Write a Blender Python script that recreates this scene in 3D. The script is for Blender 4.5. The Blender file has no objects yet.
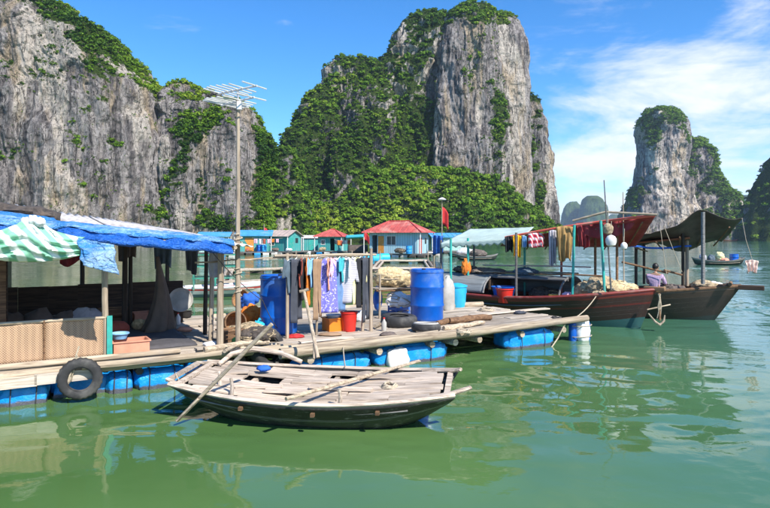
import bpy, bmesh, math, random
import numpy as np
from mathutils import Vector, Matrix, Euler
R = math.radians
random.seed(7)
SC = bpy.context.scene
COL = SC.collection

# ------------------------------------------------------------------ camera, sky, sun, exposure
CAM_H, FPX, CXP, HZ = 2.3, 600.0, 385.0, 238.0
cam = bpy.data.cameras.new('camera')
cam.sensor_width = 36.0
cam.lens = 36.0 * FPX / 770.0
cam.shift_y = -16.0 / 770.0
cam.clip_start = 0.1
cam.clip_end = 40000
camo = bpy.data.objects.new('camera', cam)
COL.objects.link(camo)
camo.location = (0, 0, CAM_H)
camo.rotation_euler = (R(90), 0, 0)
SC.camera = camo

SUN_EL, SUN_AZ = R(44), R(140)          # azimuth clockwise from +Y (behind the camera, to its right)
world = bpy.data.worlds.new('World')
SC.world = world
world.use_nodes = True
wn, wl = world.node_tree.nodes, world.node_tree.links
wn.clear()
w_out = wn.new('ShaderNodeOutputWorld')
w_bg = wn.new('ShaderNodeBackground')
w_bg.inputs['Strength'].default_value = 0.135
sky = wn.new('ShaderNodeTexSky')
sky.sky_type = 'NISHITA'
sky.sun_disc = False
sky.sun_elevation = SUN_EL
sky.sun_rotation = SUN_AZ
sky.altitude = 0
sky.air_density = 0.75
sky.dust_density = 0.15
sky.ozone_density = 4.0
w_tc = wn.new('ShaderNodeTexCoord')
w_sep = wn.new('ShaderNodeSeparateXYZ')
wl.new(w_tc.outputs['Generated'], w_sep.inputs[0])
def wmath(op, a, b=None, c=None, clamp=False):
    n = wn.new('ShaderNodeMath'); n.operation = op; n.use_clamp = clamp
    for i, v in enumerate((a, b, c)):
        if v is None: continue
        if isinstance(v, (int, float)): n.inputs[i].default_value = v
        else: wl.new(v, n.inputs[i])
    return n.outputs[0]
w_z = wmath('ADD', wmath('MAXIMUM', w_sep.outputs[2], 0.0), 0.16)
w_cx = wmath('DIVIDE', w_sep.outputs[0], w_z)
w_cy = wmath('DIVIDE', w_sep.outputs[1], w_z)
w_comb = wn.new('ShaderNodeCombineXYZ')
wl.new(w_cx, w_comb.inputs[0]); wl.new(w_cy, w_comb.inputs[1])
def wnoise(scale, detail, rough, loc, sx=1.0, sy=1.0, dist=0.0):
    m = wn.new('ShaderNodeMapping')
    m.inputs['Location'].default_value = loc
    m.inputs['Scale'].default_value = (sx, sy, 1)
    wl.new(w_comb.outputs[0], m.inputs['Vector'])
    n = wn.new('ShaderNodeTexNoise')
    n.inputs['Scale'].default_value = scale
    n.inputs['Detail'].default_value = detail
    n.inputs['Roughness'].default_value = rough
    n.inputs['Distortion'].default_value = dist
    wl.new(m.outputs[0], n.inputs['Vector'])
    return n.outputs['Fac']
def wrange(v, a, b, c=0.0, d=1.0):
    n = wn.new('ShaderNodeMapRange'); n.interpolation_type = 'SMOOTHSTEP'
    wl.new(v, n.inputs[0])
    for i, x in enumerate((a, b, c, d)): n.inputs[i + 1].default_value = x
    return n.outputs[0]
cn1 = wnoise(0.42, 10.0, 0.60, (3.1, 7.7, 0), 1.0, 1.35, 0.5)
cn2 = wnoise(1.15, 10.0, 0.66, (11.3, 2.2, 0), 0.75, 1.25, 0.9)
def wnoise3(scale, detail, rough, loc, sz, dist):
    m = wn.new('ShaderNodeMapping'); m.inputs['Location'].default_value = loc; m.inputs['Scale'].default_value = (1, 1, sz)
    wl.new(w_tc.outputs['Generated'], m.inputs['Vector'])
    n = wn.new('ShaderNodeTexNoise'); n.inputs['Scale'].default_value = scale; n.inputs['Detail'].default_value = detail
    n.inputs['Roughness'].default_value = rough; n.inputs['Distortion'].default_value = dist
    wl.new(m.outputs[0], n.inputs['Vector']); return n.outputs['Fac']
cn3 = wnoise3(4.2, 11.0, 0.60, (0.35, 1.1, 0.2), 2.6, 0.35)
bank = wrange(w_sep.outputs[0], 0.08, 0.36)          # the cloud bank lies over the right-hand half of the sky
low = wrange(w_sep.outputs[2], 0.48, 0.20)           # and gets thinner higher up
cov = wmath('MULTIPLY', bank, low)
cl = wmath('ADD', wmath('MULTIPLY', cn3, 0.62), wmath('MULTIPLY', cn2, 0.38))
cl = wmath('ADD', cl, wmath('MULTIPLY', cov, 0.258))
cmask = wrange(cl, 0.60, 0.84, 0.0, 0.97)
hs = wn.new('ShaderNodeHueSaturation')
hs.inputs['Saturation'].default_value = 1.26
hs.inputs['Value'].default_value = 1.2
wl.new(sky.outputs[0], hs.inputs['Color'])
cmix = wn.new('ShaderNodeMix'); cmix.data_type = 'RGBA'
wl.new(cmask, cmix.inputs[0])
wl.new(hs.outputs[0], cmix.inputs[6])
cmix.inputs[7].default_value = (5.0, 5.2, 5.6, 1)
wl.new(cmix.outputs[2], w_bg.inputs['Color'])
wl.new(w_bg.outputs[0], w_out.inputs[0])

sun = bpy.data.lights.new('sun', 'SUN')
sun.energy = 4.7
sun.angle = R(0.53)
sun.color = (1.0, 0.955, 0.88)
suno = bpy.data.objects.new('sun', sun)
COL.objects.link(suno)
sd = Vector((math.sin(SUN_AZ) * math.cos(SUN_EL), math.cos(SUN_AZ) * math.cos(SUN_EL), math.sin(SUN_EL)))
suno.rotation_euler = sd.to_track_quat('Z', 'Y').to_euler()
suno.location = sd * 60

SC.view_settings.view_transform = 'Standard'
SC.view_settings.look = 'None'
SC.view_settings.exposure = 0.70
SC.view_settings.gamma = 1.0
SC.view_settings.use_curve_mapping = False
SC.render.engine = 'CYCLES'
SC.cycles.use_denoising = True
SC.cycles.max_bounces = 6
SC.cycles.transparent_max_bounces = 8

def W(x, y, Y):
    """photo pixel at depth Y -> world point"""
    return Vector(((x - CXP) / FPX * Y, Y, CAM_H - (y - HZ) / FPX * Y))
def G(x, y, z=0.0):
    """photo pixel on the horizontal plane at height z -> world point"""
    Y = (CAM_H - z) * FPX / (y - HZ)
    return Vector(((x - CXP) / FPX * Y, Y, z))

# ------------------------------------------------------------------ helpers: tags, meshes, materials
def tag(o, label=None, cat=None, group=None, kind=None):
    if label: o['label'] = label
    if cat: o['category'] = cat
    if group: o['group'] = group
    if kind: o['kind'] = kind
    return o
def thing(name, label, cat, loc=(0, 0, 0), rz=0.0, group=None):
    o = bpy.data.objects.new(name, None)
    COL.objects.link(o)
    o.empty_display_size = 0.2
    o.location = loc
    o.rotation_euler = (0, 0, rz)
    return tag(o, label, cat, group)
_kids = {}
def link_child(o, parent):
    if parent is not None:
        o.parent = parent
        _kids.setdefault(parent.name, []).append(o)
def copy_tree(o, parent=None):
    c = o.copy()
    COL.objects.link(c)
    if parent is not None: link_child(c, parent)
    for ch in _kids.get(o.name, []):
        copy_tree(ch, c)
    return c

class MB:
    def __init__(s): s.v = []; s.f = []
    def add(s, vs, fs):
        o = len(s.v)
        s.v += [tuple(p) for p in vs]
        s.f += [tuple(i + o for i in f) for f in fs]
        return s
    def box(s, c, size, rot=None, taper=1.0):
        hx, hy, hz = size[0] / 2, size[1] / 2, size[2] / 2
        vs = []
        for z in (-1, 1):
            t = taper if z > 0 else 1.0
            for x, y in ((-1, -1), (1, -1), (1, 1), (-1, 1)):
                p = Vector((x * hx * t, y * hy * t, z * hz))
                if rot is not None: p = rot @ p
                vs.append(p + Vector(c))
        return s.add(vs, [(3, 2, 1, 0), (4, 5, 6, 7), (0, 1, 5, 4), (1, 2, 6, 5), (2, 3, 7, 6), (3, 0, 4, 7)])
    def tube(s, pts, r, n=8, closed=False, jit=0.0, sq=1.0):
        pts = [Vector(p) for p in pts]
        m = len(pts)
        rr = r if isinstance(r, (list, tuple)) else [r] * m
        vs, fs = [], []
        up = None
        for i, p in enumerate(pts):
            if closed: d = pts[(i + 1) % m] - pts[i - 1]
            else: d = pts[min(i + 1, m - 1)] - pts[max(i - 1, 0)]
            d = d.normalized() if d.length > 1e-9 else Vector((0, 0, 1))
            if up is None:
                up = Vector((0, 0, 1)) if abs(d.z) < 0.9 else Vector((0, 1, 0))
            a = d.cross(up)
            if a.length < 1e-6: a = d.cross(Vector((1, 0, 0)))
            a.normalize()
            b = a.cross(d).normalized()
            up = b
            for k in range(n):
                t = 2 * math.pi * k / n
                q = rr[i] * (1 + (random.uniform(-jit, jit) if jit else 0))
                vs.append(p + a * (math.cos(t) * q) + b * (math.sin(t) * q * sq))
        for i in range(m if closed else m - 1):
            j = (i + 1) % m
            for k in range(n):
                l = (k + 1) % n
                fs.append((i * n + k, i * n + l, j * n + l, j * n + k))
        if not closed:
            fs.append(tuple(range(n - 1, -1, -1)))
            fs.append(tuple((m - 1) * n + k for k in range(n)))
        return s.add(vs, fs)
    def lathe(s, prof, n=24, c=(0, 0, 0), rot=None, sx=1.0, sy=1.0):
        vs, fs = [], []
        m = len(prof)
        for r, z in prof:
            for k in range(n):
                t = 2 * math.pi * k / n
                p = Vector((r * math.cos(t) * sx, r * math.sin(t) * sy, z))
                if rot is not None: p = rot @ p
                vs.append(p + Vector(c))
        for i in range(m - 1):
            for k in range(n):
                l = (k + 1) % n
                fs.append((i * n + k, i * n + l, (i + 1) * n + l, (i + 1) * n + k))
        if prof[0][0] > 1e-4: fs.append(tuple(range(n - 1, -1, -1)))
        if prof[-1][0] > 1e-4: fs.append(tuple((m - 1) * n + k for k in range(n)))
        return s.add(vs, fs)
    def sheet(s, nu, nv, fn):
        vs = [fn(i / nu, j / nv) for j in range(nv + 1) for i in range(nu + 1)]
        fs = [(j * (nu + 1) + i, j * (nu + 1) + i + 1, (j + 1) * (nu + 1) + i + 1, (j + 1) * (nu + 1) + i)
              for j in range(nv) for i in range(nu)]
        return s.add(vs, fs)
    def blob(s, c, rad, nu=18, nv=10, amp=0.12, freq=2.0, seed=0, p=1.0, rot=None):
        vs, fs = [], []
        from mathutils import noise
        for j in range(nv + 1):
            ph = -math.pi / 2 + math.pi * j / nv
            for i in range(nu):
                th = 2 * math.pi * i / nu
                cx, cy, cz = math.cos(ph) * math.cos(th), math.cos(ph) * math.sin(th), math.sin(ph)
                e = lambda t: math.copysign(abs(t) ** p, t)
                d = Vector((e(cx), e(cy), e(cz)))
                k = 1 + amp * noise.noise(Vector((cx, cy, cz)) * freq + Vector((seed * 3.7, seed * 1.3, 0))) \
                      + amp * 0.5 * noise.noise(Vector((cx, cy, cz)) * freq * 2.6 + Vector((seed * 1.7, 4, 0)))
                q = Vector((d.x * rad[0] * k, d.y * rad[1] * k, d.z * rad[2] * k))
                if rot is not None: q = rot @ q
                vs.append(q + Vector(c))
        for j in range(nv):
            for i in range(nu):
                l = (i + 1) % nu
                fs.append((j * nu + i, j * nu + l, (j + 1) * nu + l, (j + 1) * nu + i))
        return s.add(vs, fs)
    def mesh(s, name, m, smooth=40):
        me = bpy.data.meshes.new(name)
        me.from_pydata(s.v, [], s.f)
        me.materials.append(m)
        if smooth:
            me.polygons.foreach_set('use_smooth', [True] * len(me.polygons))
            me.set_sharp_from_angle(angle=R(smooth))
        me.update()
        return me
    def build(s, name, m, parent=None, smooth=40, solid=0.0, bevel=0.0, loc=None, label=None):
        o = bpy.data.objects.new(name, s.mesh(name, m, smooth))
        COL.objects.link(o)
        if solid:
            md = o.modifiers.new('thickness', 'SOLIDIFY'); md.thickness = solid; md.offset = 0
        if bevel:
            md = o.modifiers.new('edges', 'BEVEL'); md.width = bevel; md.segments = 2; md.limit_method = 'ANGLE'
        if loc is not None: o.location = loc
        if label: o['label'] = label
        link_child(o, parent)
        return o

def obj_from(me, name, parent=None, loc=(0, 0, 0), rot=(0, 0, 0), sc=(1, 1, 1)):
    o = bpy.data.objects.new(name, me)
    COL.objects.link(o)
    o.location = loc; o.rotation_euler = rot; o.scale = sc
    link_child(o, parent)
    return o

class NT:
    """small wrapper over a material's node tree"""
    def __init__(s, name):
        s.m = bpy.data.materials.new(name); s.m.use_nodes = True
        s.n = s.m.node_tree.nodes; s.l = s.m.node_tree.links
        s.b = s.n['Principled BSDF']
        s.tc = s.n.new('ShaderNodeTexCoord')
        s.geo = s.n.new('ShaderNodeNewGeometry')
    def put(s, sock, v):
        if v is None: return
        if hasattr(v, 'is_linked') or isinstance(v, bpy.types.NodeSocket): s.l.new(v, sock)
        elif isinstance(v, (tuple, list)) and len(v) == 3 and sock.type == 'RGBA': sock.default_value = (*v, 1)
        else: sock.default_value = v
    def math(s, op, a, b=None, clamp=False):
        n = s.n.new('ShaderNodeMath'); n.operation = op; n.use_clamp = clamp
        s.put(n.inputs[0], a); s.put(n.inputs[1], b)
        return n.outputs[0]
    def map(s, vec, scale=(1, 1, 1), loc=(0, 0, 0), rot=(0, 0, 0)):
        n = s.n.new('ShaderNodeMapping')
        n.inputs['Scale'].default_value = scale; n.inputs['Location'].default_value = loc; n.inputs['Rotation'].default_value = rot
        s.l.new(vec, n.inputs['Vector'])
        return n.outputs[0]
    def noise(s, vec, scale, detail=4, rough=0.55, dist=0.0, out='Fac'):
        n = s.n.new('ShaderNodeTexNoise')
        n.inputs['Scale'].default_value = scale; n.inputs['Detail'].default_value = detail
        n.inputs['Roughness'].default_value = rough; n.inputs['Distortion'].default_value = dist
        s.l.new(vec, n.inputs['Vector'])
        return n.outputs[out]
    def wave(s, vec, scale, dist=2.0, direction='X', detail=2, kind='BANDS'):
        n = s.n.new('ShaderNodeTexWave'); n.wave_type = kind
        if kind == 'BANDS': n.bands_direction = direction
        n.inputs['Scale'].default_value = scale; n.inputs['Distortion'].default_value = dist; n.inputs['Detail'].default_value = detail
        s.l.new(vec, n.inputs['Vector'])
        return n.outputs['Fac']
    def rng(s, v, a, b, c=0.0, d=1.0):
        n = s.n.new('ShaderNodeMapRange'); n.interpolation_type = 'SMOOTHSTEP'
        s.l.new(v, n.inputs[0])
        for i, x in enumerate((a, b, c, d)): n.inputs[i + 1].default_value = x
        return n.outputs[0]
    def mix(s, fac, a, b, mode='MIX'):
        n = s.n.new('ShaderNodeMix'); n.data_type = 'RGBA'; n.blend_type = mode
        s.put(n.inputs[0], fac); s.put(n.inputs[6], a); s.put(n.inputs[7], b)
        return n.outputs[2]
    def bump(s, h, strength=0.4, dist=0.02, normal=None):
        n = s.n.new('ShaderNodeBump')
        n.inputs['Strength'].default_value = strength; n.inputs['Distance'].default_value = dist
        s.l.new(h, n.inputs['Height'])
        if normal is not None: s.l.new(normal, n.inputs['Normal'])
        return n.outputs[0]
    def done(s, color, rough=0.6, normal=None, **kw):
        s.put(s.b.inputs['Base Color'], color)
        s.put(s.b.inputs['Roughness'], rough)
        if normal is not None: s.l.new(normal, s.b.inputs['Normal'])
        for k, v in kw.items(): s.put(s.b.inputs[k.replace('_', ' ')], v)
        return s.m

def plain(name, col, rough=0.6, vary=0.25, scale=6.0, dirt=None, dirt_amt=0.4, bump=0.15, bd=0.004, obrand=0.0, metal=0.0, stretch=(1, 1, 1), spec=0.5):
    t = NT(name)
    v = t.map(t.tc.outputs['Object'], stretch)
    n1 = t.noise(v, scale, 5, 0.6)
    n2 = t.noise(v, scale * 0.35, 4, 0.65)
    c2 = tuple(max(0, x * (1 - vary)) for x in col)
    c3 = tuple(min(1, x * (1 + vary * 0.6)) for x in col)
    c = t.mix(t.rng(n1, 0.3, 0.7), c2, c3)
    if dirt is not None:
        c = t.mix(t.math('MULTIPLY', t.rng(n2, 0.47, 0.68), dirt_amt), c, dirt)
    if obrand:
        oi = t.n.new('ShaderNodeObjectInfo')
        k = t.n.new('ShaderNodeHueSaturation')
        t.l.new(t.math('ADD', t.math('MULTIPLY', oi.outputs['Random'], 2 * obrand), 1 - obrand), k.inputs['Value'])
        t.l.new(c, k.inputs['Color'])
        c = k.outputs[0]
    return t.done(c, rough, t.bump(n1, bump, bd), Metallic=metal, Specular_IOR_Level=spec)

def wood(name, col, dark, rough=0.8, scale=1.0, axis='X', obrand=0.25, bump=0.5, grey=None):
    """grain stretched along the object's own long axis, shifted per object"""
    t = NT(name)
    oi = t.n.new('ShaderNodeObjectInfo')
    add = t.n.new('ShaderNodeVectorMath'); add.operation = 'ADD'
    mul = t.n.new('ShaderNodeVectorMath'); mul.operation = 'SCALE'
    cb = t.n.new('ShaderNodeCombineXYZ')
    for i in range(3): t.l.new(oi.outputs['Random'], cb.inputs[i])
    t.l.new(cb.outputs[0], mul.inputs[0]); mul.inputs['Scale'].default_value = 37.0
    t.l.new(t.tc.outputs['Object'], add.inputs[0]); t.l.new(mul.outputs[0], add.inputs[1])
    st = {'X': (0.6, 9, 9), 'Y': (9, 0.6, 9), 'Z': (9, 9, 0.6)}[axis]
    v = t.map(add.outputs[0], tuple(x * scale for x in st))
    g = t.noise(v, 3.0, 6, 0.65, 0.6)
    g2 = t.noise(add.outputs[0], 2.2 * scale, 4, 0.6)
    c = t.mix(t.rng(g, 0.32, 0.66), dark, col)
    c = t.mix(t.math('MULTIPLY', t.rng(g2, 0.5, 0.75), 0.55), c, grey or tuple(x * 0.55 for x in col))
    k = t.n.new('ShaderNodeHueSaturation')
    t.l.new(t.math('ADD', t.math('MULTIPLY', oi.outputs['Random'], 2 * obrand), 1 - obrand), k.inputs['Value'])
    t.l.new(c, k.inputs['Color'])
    return t.done(k.outputs[0], rough, t.bump(g, bump, 0.006), Specular_IOR_Level=0.25)

# ------------------------------------------------------------------ vectorised value noise for the big landforms
def _hash(i, j, k, seed):
    h = (i.astype(np.int64) * 374761393 + j.astype(np.int64) * 668265263 + k.astype(np.int64) * 2147483647 + seed * 1274126177) & 0xFFFFFFFF
    h = ((h ^ (h >> 13)) * 1274126177) & 0xFFFFFFFF
    h = (h ^ (h >> 16)) & 0xFFFF
    return h / 32767.5 - 1.0
def vnoise(p, seed=0):
    f = np.floor(p); t = p - f
    t = t * t * t * (t * (t * 6 - 15) + 10)
    i, j, k = f[:, 0].astype(np.int64), f[:, 1].astype(np.int64), f[:, 2].astype(np.int64)
    x, y, z = t[:, 0], t[:, 1], t[:, 2]
    def L(a, b, w): return a + (b - a) * w
    c = [[[_hash(i + a, j + b, k + d, seed) for d in (0, 1)] for b in (0, 1)] for a in (0, 1)]
    return L(L(L(c[0][0][0], c[1][0][0], x), L(c[0][1][0], c[1][1][0], x), y),
             L(L(c[0][0][1], c[1][0][1], x), L(c[0][1][1], c[1][1][1], x), y), z)
def fbm(p, octs=4, seed=0, gain=0.5):
    s = np.zeros(len(p)); a = 1.0; q = p.copy()
    for o in range(octs):
        s += a * vnoise(q, seed + o * 17)
        a *= gain; q = q * 2.03 + 11.7
    return s
def ridged(p, octs=4, seed=0, gain=0.5):
    s = np.zeros(len(p)); a = 1.0; q = p.copy(); tot = 0
    for o in range(octs):
        s += a * (1 - 2 * np.abs(vnoise(q, seed + o * 31)))
        tot += a; a *= gain; q = q * 2.1 + 5.3
    return s / tot
# ------------------------------------------------------------------ water
def make_water():
    t = NT('sea_water')
    pos = t.geo.outputs['Position']
    sep = t.n.new('ShaderNodeSeparateXYZ'); t.l.new(pos, sep.inputs[0])
    # wind ripples: open water to the right and far off is rougher than the sheltered water by the rafts
    n1 = t.noise(t.map(pos, (1.0, 1.3, 1)), 1.6, 4, 0.55, 0.4)
    n2 = t.noise(t.map(pos, (1.0, 1.6, 1)), 0.33, 3, 0.5, 0.3)
    n3 = t.noise(t.map(pos, (1.0, 1.2, 1)), 6.0, 2, 0.5, 0.2)
    dist = t.n.new('ShaderNodeVectorMath'); dist.operation = 'LENGTH'; t.l.new(pos, dist.inputs[0])
    open_x = t.rng(sep.outputs[0], 3.0, 10.0, 0.0, 1.0)
    far = t.rng(dist.outputs['Value'], 16.0, 60.0, 0.0, 1.0)
    rough_w = t.math('MAXIMUM', t.math('MULTIPLY', open_x, t.rng(sep.outputs[1], 8.0, 18.0)), far)
    patch = t.rng(t.noise(t.map(pos, (0.5, 1, 1)), 0.11, 3, 0.5), 0.42, 0.6)
    rough_w = t.math('MULTIPLY', rough_w, t.math('ADD', t.math('MULTIPLY', patch, 0.7), 0.3))
    h = t.math('ADD', t.math('MULTIPLY', n1, 0.030), t.math('MULTIPLY', n2, 0.05))
    h = t.math('ADD', h, t.math('MULTIPLY', n3, 0.004))
    h2 = t.math('MULTIPLY', h, t.math('ADD', t.math('MULTIPLY', rough_w, 1.7), 0.12))
    nb = t.bump(h2, 1.0, 1.0)
    murk = t.noise(pos, 0.25, 3, 0.5)
    c = t.mix(t.rng(murk, 0.3, 0.7), (0.058, 0.130, 0.036), (0.088, 0.172, 0.052))
    c = t.mix(t.rng(sep.outputs[0], 0.5, 10.0), c, (0.056, 0.168, 0.112))  # teal of the reflected sky painted into the base colour towards the right
    m = t.done(c, 0.04, nb, IOR=1.42, Specular_IOR_Level=0.5)
    # graded wave mesh: fine near the viewer, coarser outward
    NA, NR = 520, 560
    ang = np.linspace(R(-62), R(62), NA + 1)
    rad = np.exp(np.linspace(math.log(2.0), math.log(260.0), NR + 1))
    A, D = np.meshgrid(ang, rad)
    x = (np.sin(A) * D).ravel(); y = (np.cos(A) * D).ravel()
    q = np.stack([x, y, np.zeros_like(x)], 1)
    calm = np.clip((x - 2.0) / 9.0, 0, 1)
    calm = calm * calm * (3 - 2 * calm)
    z = np.zeros_like(x)
    warp = np.stack([vnoise(q * 0.35, 3), vnoise(q * 0.35, 9), np.zeros_like(x)], 1)
    a = q + warp * 0.45
    z += 0.014 * vnoise(a * np.array([0.55, 0.95, 1]), 5)
    z += 0.015 * vnoise(a * np.array([1.2, 2.1, 1]) + 4, 6)
    z += (0.0085 + 0.0075 * calm) * vnoise(a * np.array([2.9, 4.6, 1]) + 9, 7)
    z += (0.0026 + 0.004 * calm) * vnoise(a * np.array([7.0, 10.0, 1]) + 2, 8)
    gust = np.clip(0.5 + 0.9 * vnoise(q * np.array([0.10, 0.2, 1]), 12), 0.12, 1.25)
    z += (0.0009 + 0.0014 * calm) * vnoise(a * np.array([15.0, 21.0, 1]) + 7, 18)
    z *= gust * (0.85 + 0.9 * calm) * np.clip((200 - np.hypot(x, y)) / 150, 0, 1)
    V = np.stack([x, y, z], 1)
    idx = np.arange((NR + 1) * (NA + 1)).reshape(NR + 1, NA + 1)
    F = np.stack([idx[:-1, :-1], idx[:-1, 1:], idx[1:, 1:], idx[1:, :-1]], -1).reshape(-1, 4)[:, ::-1]
    # outer flat apron out to the horizon and behind the camera
    ob = []
    def addq(p):
        nonlocal V, F
        k = len(V); V = np.vstack([V, np.array(p, float)]); F = np.vstack([F, [[k, k + 1, k + 2, k + 3]]])
    far_r = 9000.0
    na = 31
    aa = np.linspace(R(-62), R(62), na)
    for i in range(na - 1):
        a0, a1 = aa[i], aa[i + 1]
        P = lambda a_, r_: (math.sin(a_) * r_, math.cos(a_) * r_, -0.004)
        addq([P(a1, 258), P(a0, 258), P(a0, far_r), P(a1, far_r)])
        addq([P(a1, 0.02), P(a0, 0.02), P(a0, 2.02), P(a1, 2.02)])
    bb = np.linspace(R(62), R(298), 40)
    for i in range(39):
        a0, a1 = bb[i], bb[i + 1]
        P = lambda a_, r_: (math.sin(a_) * r_, math.cos(a_) * r_, -0.004)
        addq([P(a1, 0.02), P(a0, 0.02), P(a0, far_r), P(a1, far_r)])
    me = bpy.data.meshes.new('water')
    me.from_pydata(V.tolist(), [], F.tolist())
    me.materials.append(m)
    me.polygons.foreach_set('use_smooth', [True] * len(me.polygons))
    me.update()
    o = bpy.data.objects.new('water', me); COL.objects.link(o)
    tag(o, 'calm green bay water with soft ripples and reflections', None, None, 'structure')
make_water()

# ------------------------------------------------------------------ limestone islands
def rock_mat(name, haze=None):
    t = NT(name)
    pos = t.geo.outputs['Position']
    pass
    va = t.n.new('ShaderNodeAttribute'); va.attribute_name = 'veg'
    sa = t.n.new('ShaderNodeAttribute'); sa.attribute_name = 'tone'
    sc = t.n.new('ShaderNodeAttribute'); sc.attribute_name = 'unit'   # metres per noise unit of this island
    mul = t.n.new('ShaderNodeVectorMath'); mul.operation = 'DIVIDE'
    t.l.new(pos, mul.inputs[0]); t.l.new(sc.outputs['Vector'], mul.inputs[1])
    p = mul.outputs[0]
    streak = t.noise(t.map(p, (1, 1, 0.075)), 0.34, 9, 0.70, 0.45)
    streak2 = t.noise(t.map(p, (1, 1, 0.045), (40, 3, 0)), 0.9, 6, 0.7, 0.4)
    blot = t.noise(t.map(p, (1, 1, 0.6)), 0.22, 6, 0.66, 0.4)
    warm = t.noise(t.map(p, (1, 1, 0.22), (9, 0, 4)), 0.115, 4, 0.55, 0.6)
    c = t.mix(t.rng(streak, 0.38, 0.59), (0.185, 0.163, 0.155), (0.54, 0.485, 0.45))
    c = t.mix(t.math('MULTIPLY', t.rng(streak2, 0.52, 0.70), 0.8), c, (0.045, 0.042, 0.042))
    c = t.mix(t.math('MULTIPLY', t.rng(blot, 0.5, 0.68), 0.5), c, (0.62, 0.555, 0.52))
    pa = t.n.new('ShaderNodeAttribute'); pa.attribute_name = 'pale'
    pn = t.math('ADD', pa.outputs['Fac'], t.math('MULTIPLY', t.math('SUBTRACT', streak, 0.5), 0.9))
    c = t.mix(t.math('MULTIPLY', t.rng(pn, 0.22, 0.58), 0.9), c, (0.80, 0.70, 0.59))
    c = t.mix(t.math('MULTIPLY', t.rng(warm, 0.52, 0.64), 0.85), c, (0.62, 0.48, 0.32))
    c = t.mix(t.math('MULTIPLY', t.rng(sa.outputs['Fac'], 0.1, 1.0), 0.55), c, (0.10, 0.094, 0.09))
    def crack(v, scale, width, det=5):
        nn = t.noise(v, scale, det, 0.6, 0.5)
        return t.rng(t.math('ABSOLUTE', t.math('SUBTRACT', nn, 0.5)), 0.0, width, 1.0, 0.0)
    cr1 = crack(t.map(p, (1, 1, 0.10), (3, 8, 1)), 0.17, 0.020)
    cr2 = crack(t.map(p, (1, 1, 0.30), (13, 2, 7)), 0.5, 0.03)
    cr3 = crack(t.map(p, (0.35, 0.35, 1.0), (23, 1, 5)), 0.22, 0.016)
    cr = t.math('MAXIMUM', t.math('MAXIMUM', cr1, t.math('MULTIPLY', cr2, 0.75)), t.math('MULTIPLY', cr3, 0.6))
    c = t.mix(t.math('MULTIPLY', cr, 0.9), c, (0.022, 0.022, 0.02))
    gv = t.noise(p, 1.3, 5, 0.7)
    g = t.mix(t.rng(gv, 0.35, 0.65), (0.022, 0.044, 0.009), (0.085, 0.13, 0.022))
    vfac = t.math('ADD', va.outputs['Fac'], t.math('MULTIPLY', t.math('SUBTRACT', gv, 0.5), 0.9))
    c = t.mix(t.rng(vfac, 0.40, 0.62), c, g)
    b1 = t.bump(t.math('SUBTRACT', streak, t.math('MULTIPLY', cr, 0.35)), 1.0, 3.0)
    b2 = t.bump(t.noise(t.map(p, (1, 1, .55)), 0.55, 10, 0.78), 1.0, 2.4, b1)
    return t.done(c, 0.9, b2, Specular_IOR_Level=0.15)
ROCK = rock_mat('limestone')

def leaf_mat(name, dark, light, yellow):
    t = NT(name)
    a = t.n.new('ShaderNodeAttribute'); a.attribute_name = 'tint'
    c = t.mix(t.rng(a.outputs['Fac'], 0.0, 0.6), dark, light)
    c = t.mix(t.rng(a.outputs['Fac'], 0.6, 1.0), c, yellow)
    m = t.done(c, 0.65, None, Specular_IOR_Level=0.2)
    tr = t.n.new('ShaderNodeBsdfTranslucent'); t.l.new(c, tr.inputs['Color'])
    mx = t.n.new('ShaderNodeMixShader'); mx.inputs[0].default_value = 0.13
    out = t.n['Material Output']
    t.l.new(t.b.outputs[0], mx.inputs[1]); t.l.new(tr.outputs[0], mx.inputs[2]); t.l.new(mx.outputs[0], out.inputs[0])
    return m
LEAF = leaf_mat('forest_leaves', (0.022, 0.064, 0.007), (0.128, 0.238, 0.014), (0.27, 0.345, 0.028))

rs = np.random.RandomState(5)
def crown_proto(n):
    """n leaf triangles on a handful of lobes, unit crown radius; returns (n,3,3) and a shade-free tint offset"""
    L = rs.randint(4, 7)
    c = rs.normal(size=(L, 3)); c /= np.linalg.norm(c, axis=1)[:, None]
    c *= rs.uniform(0.25, 0.6, (L, 1)); c[:, 2] = np.abs(c[:, 2]) * 0.8
    lr = rs.uniform(0.38, 0.62, L)
    k = rs.randint(0, L, n)
    d = rs.normal(size=(n, 3)); d /= np.linalg.norm(d, axis=1)[:, None]
    d[:, 2] = np.where(d[:, 2] < -0.35, -d[:, 2], d[:, 2])
    p = c[k] + d * lr[k][:, None] * rs.uniform(0.75, 1.08, (n, 1))
    nrm = d + rs.normal(size=(n, 3)) * 0.45
    nrm /= np.linalg.norm(nrm, axis=1)[:, None]
    u = np.cross(nrm, rs.normal(size=(n, 3))); u /= np.linalg.norm(u, axis=1)[:, None]
    v = np.cross(nrm, u)
    s = rs.uniform(0.16, 0.30, (n, 1))
    tri = np.stack([p + u * s, p - u * s * 0.6 + v * s * 0.9, p - u * s * 0.6 - v * s * 0.9], 1)
    return tri

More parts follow.
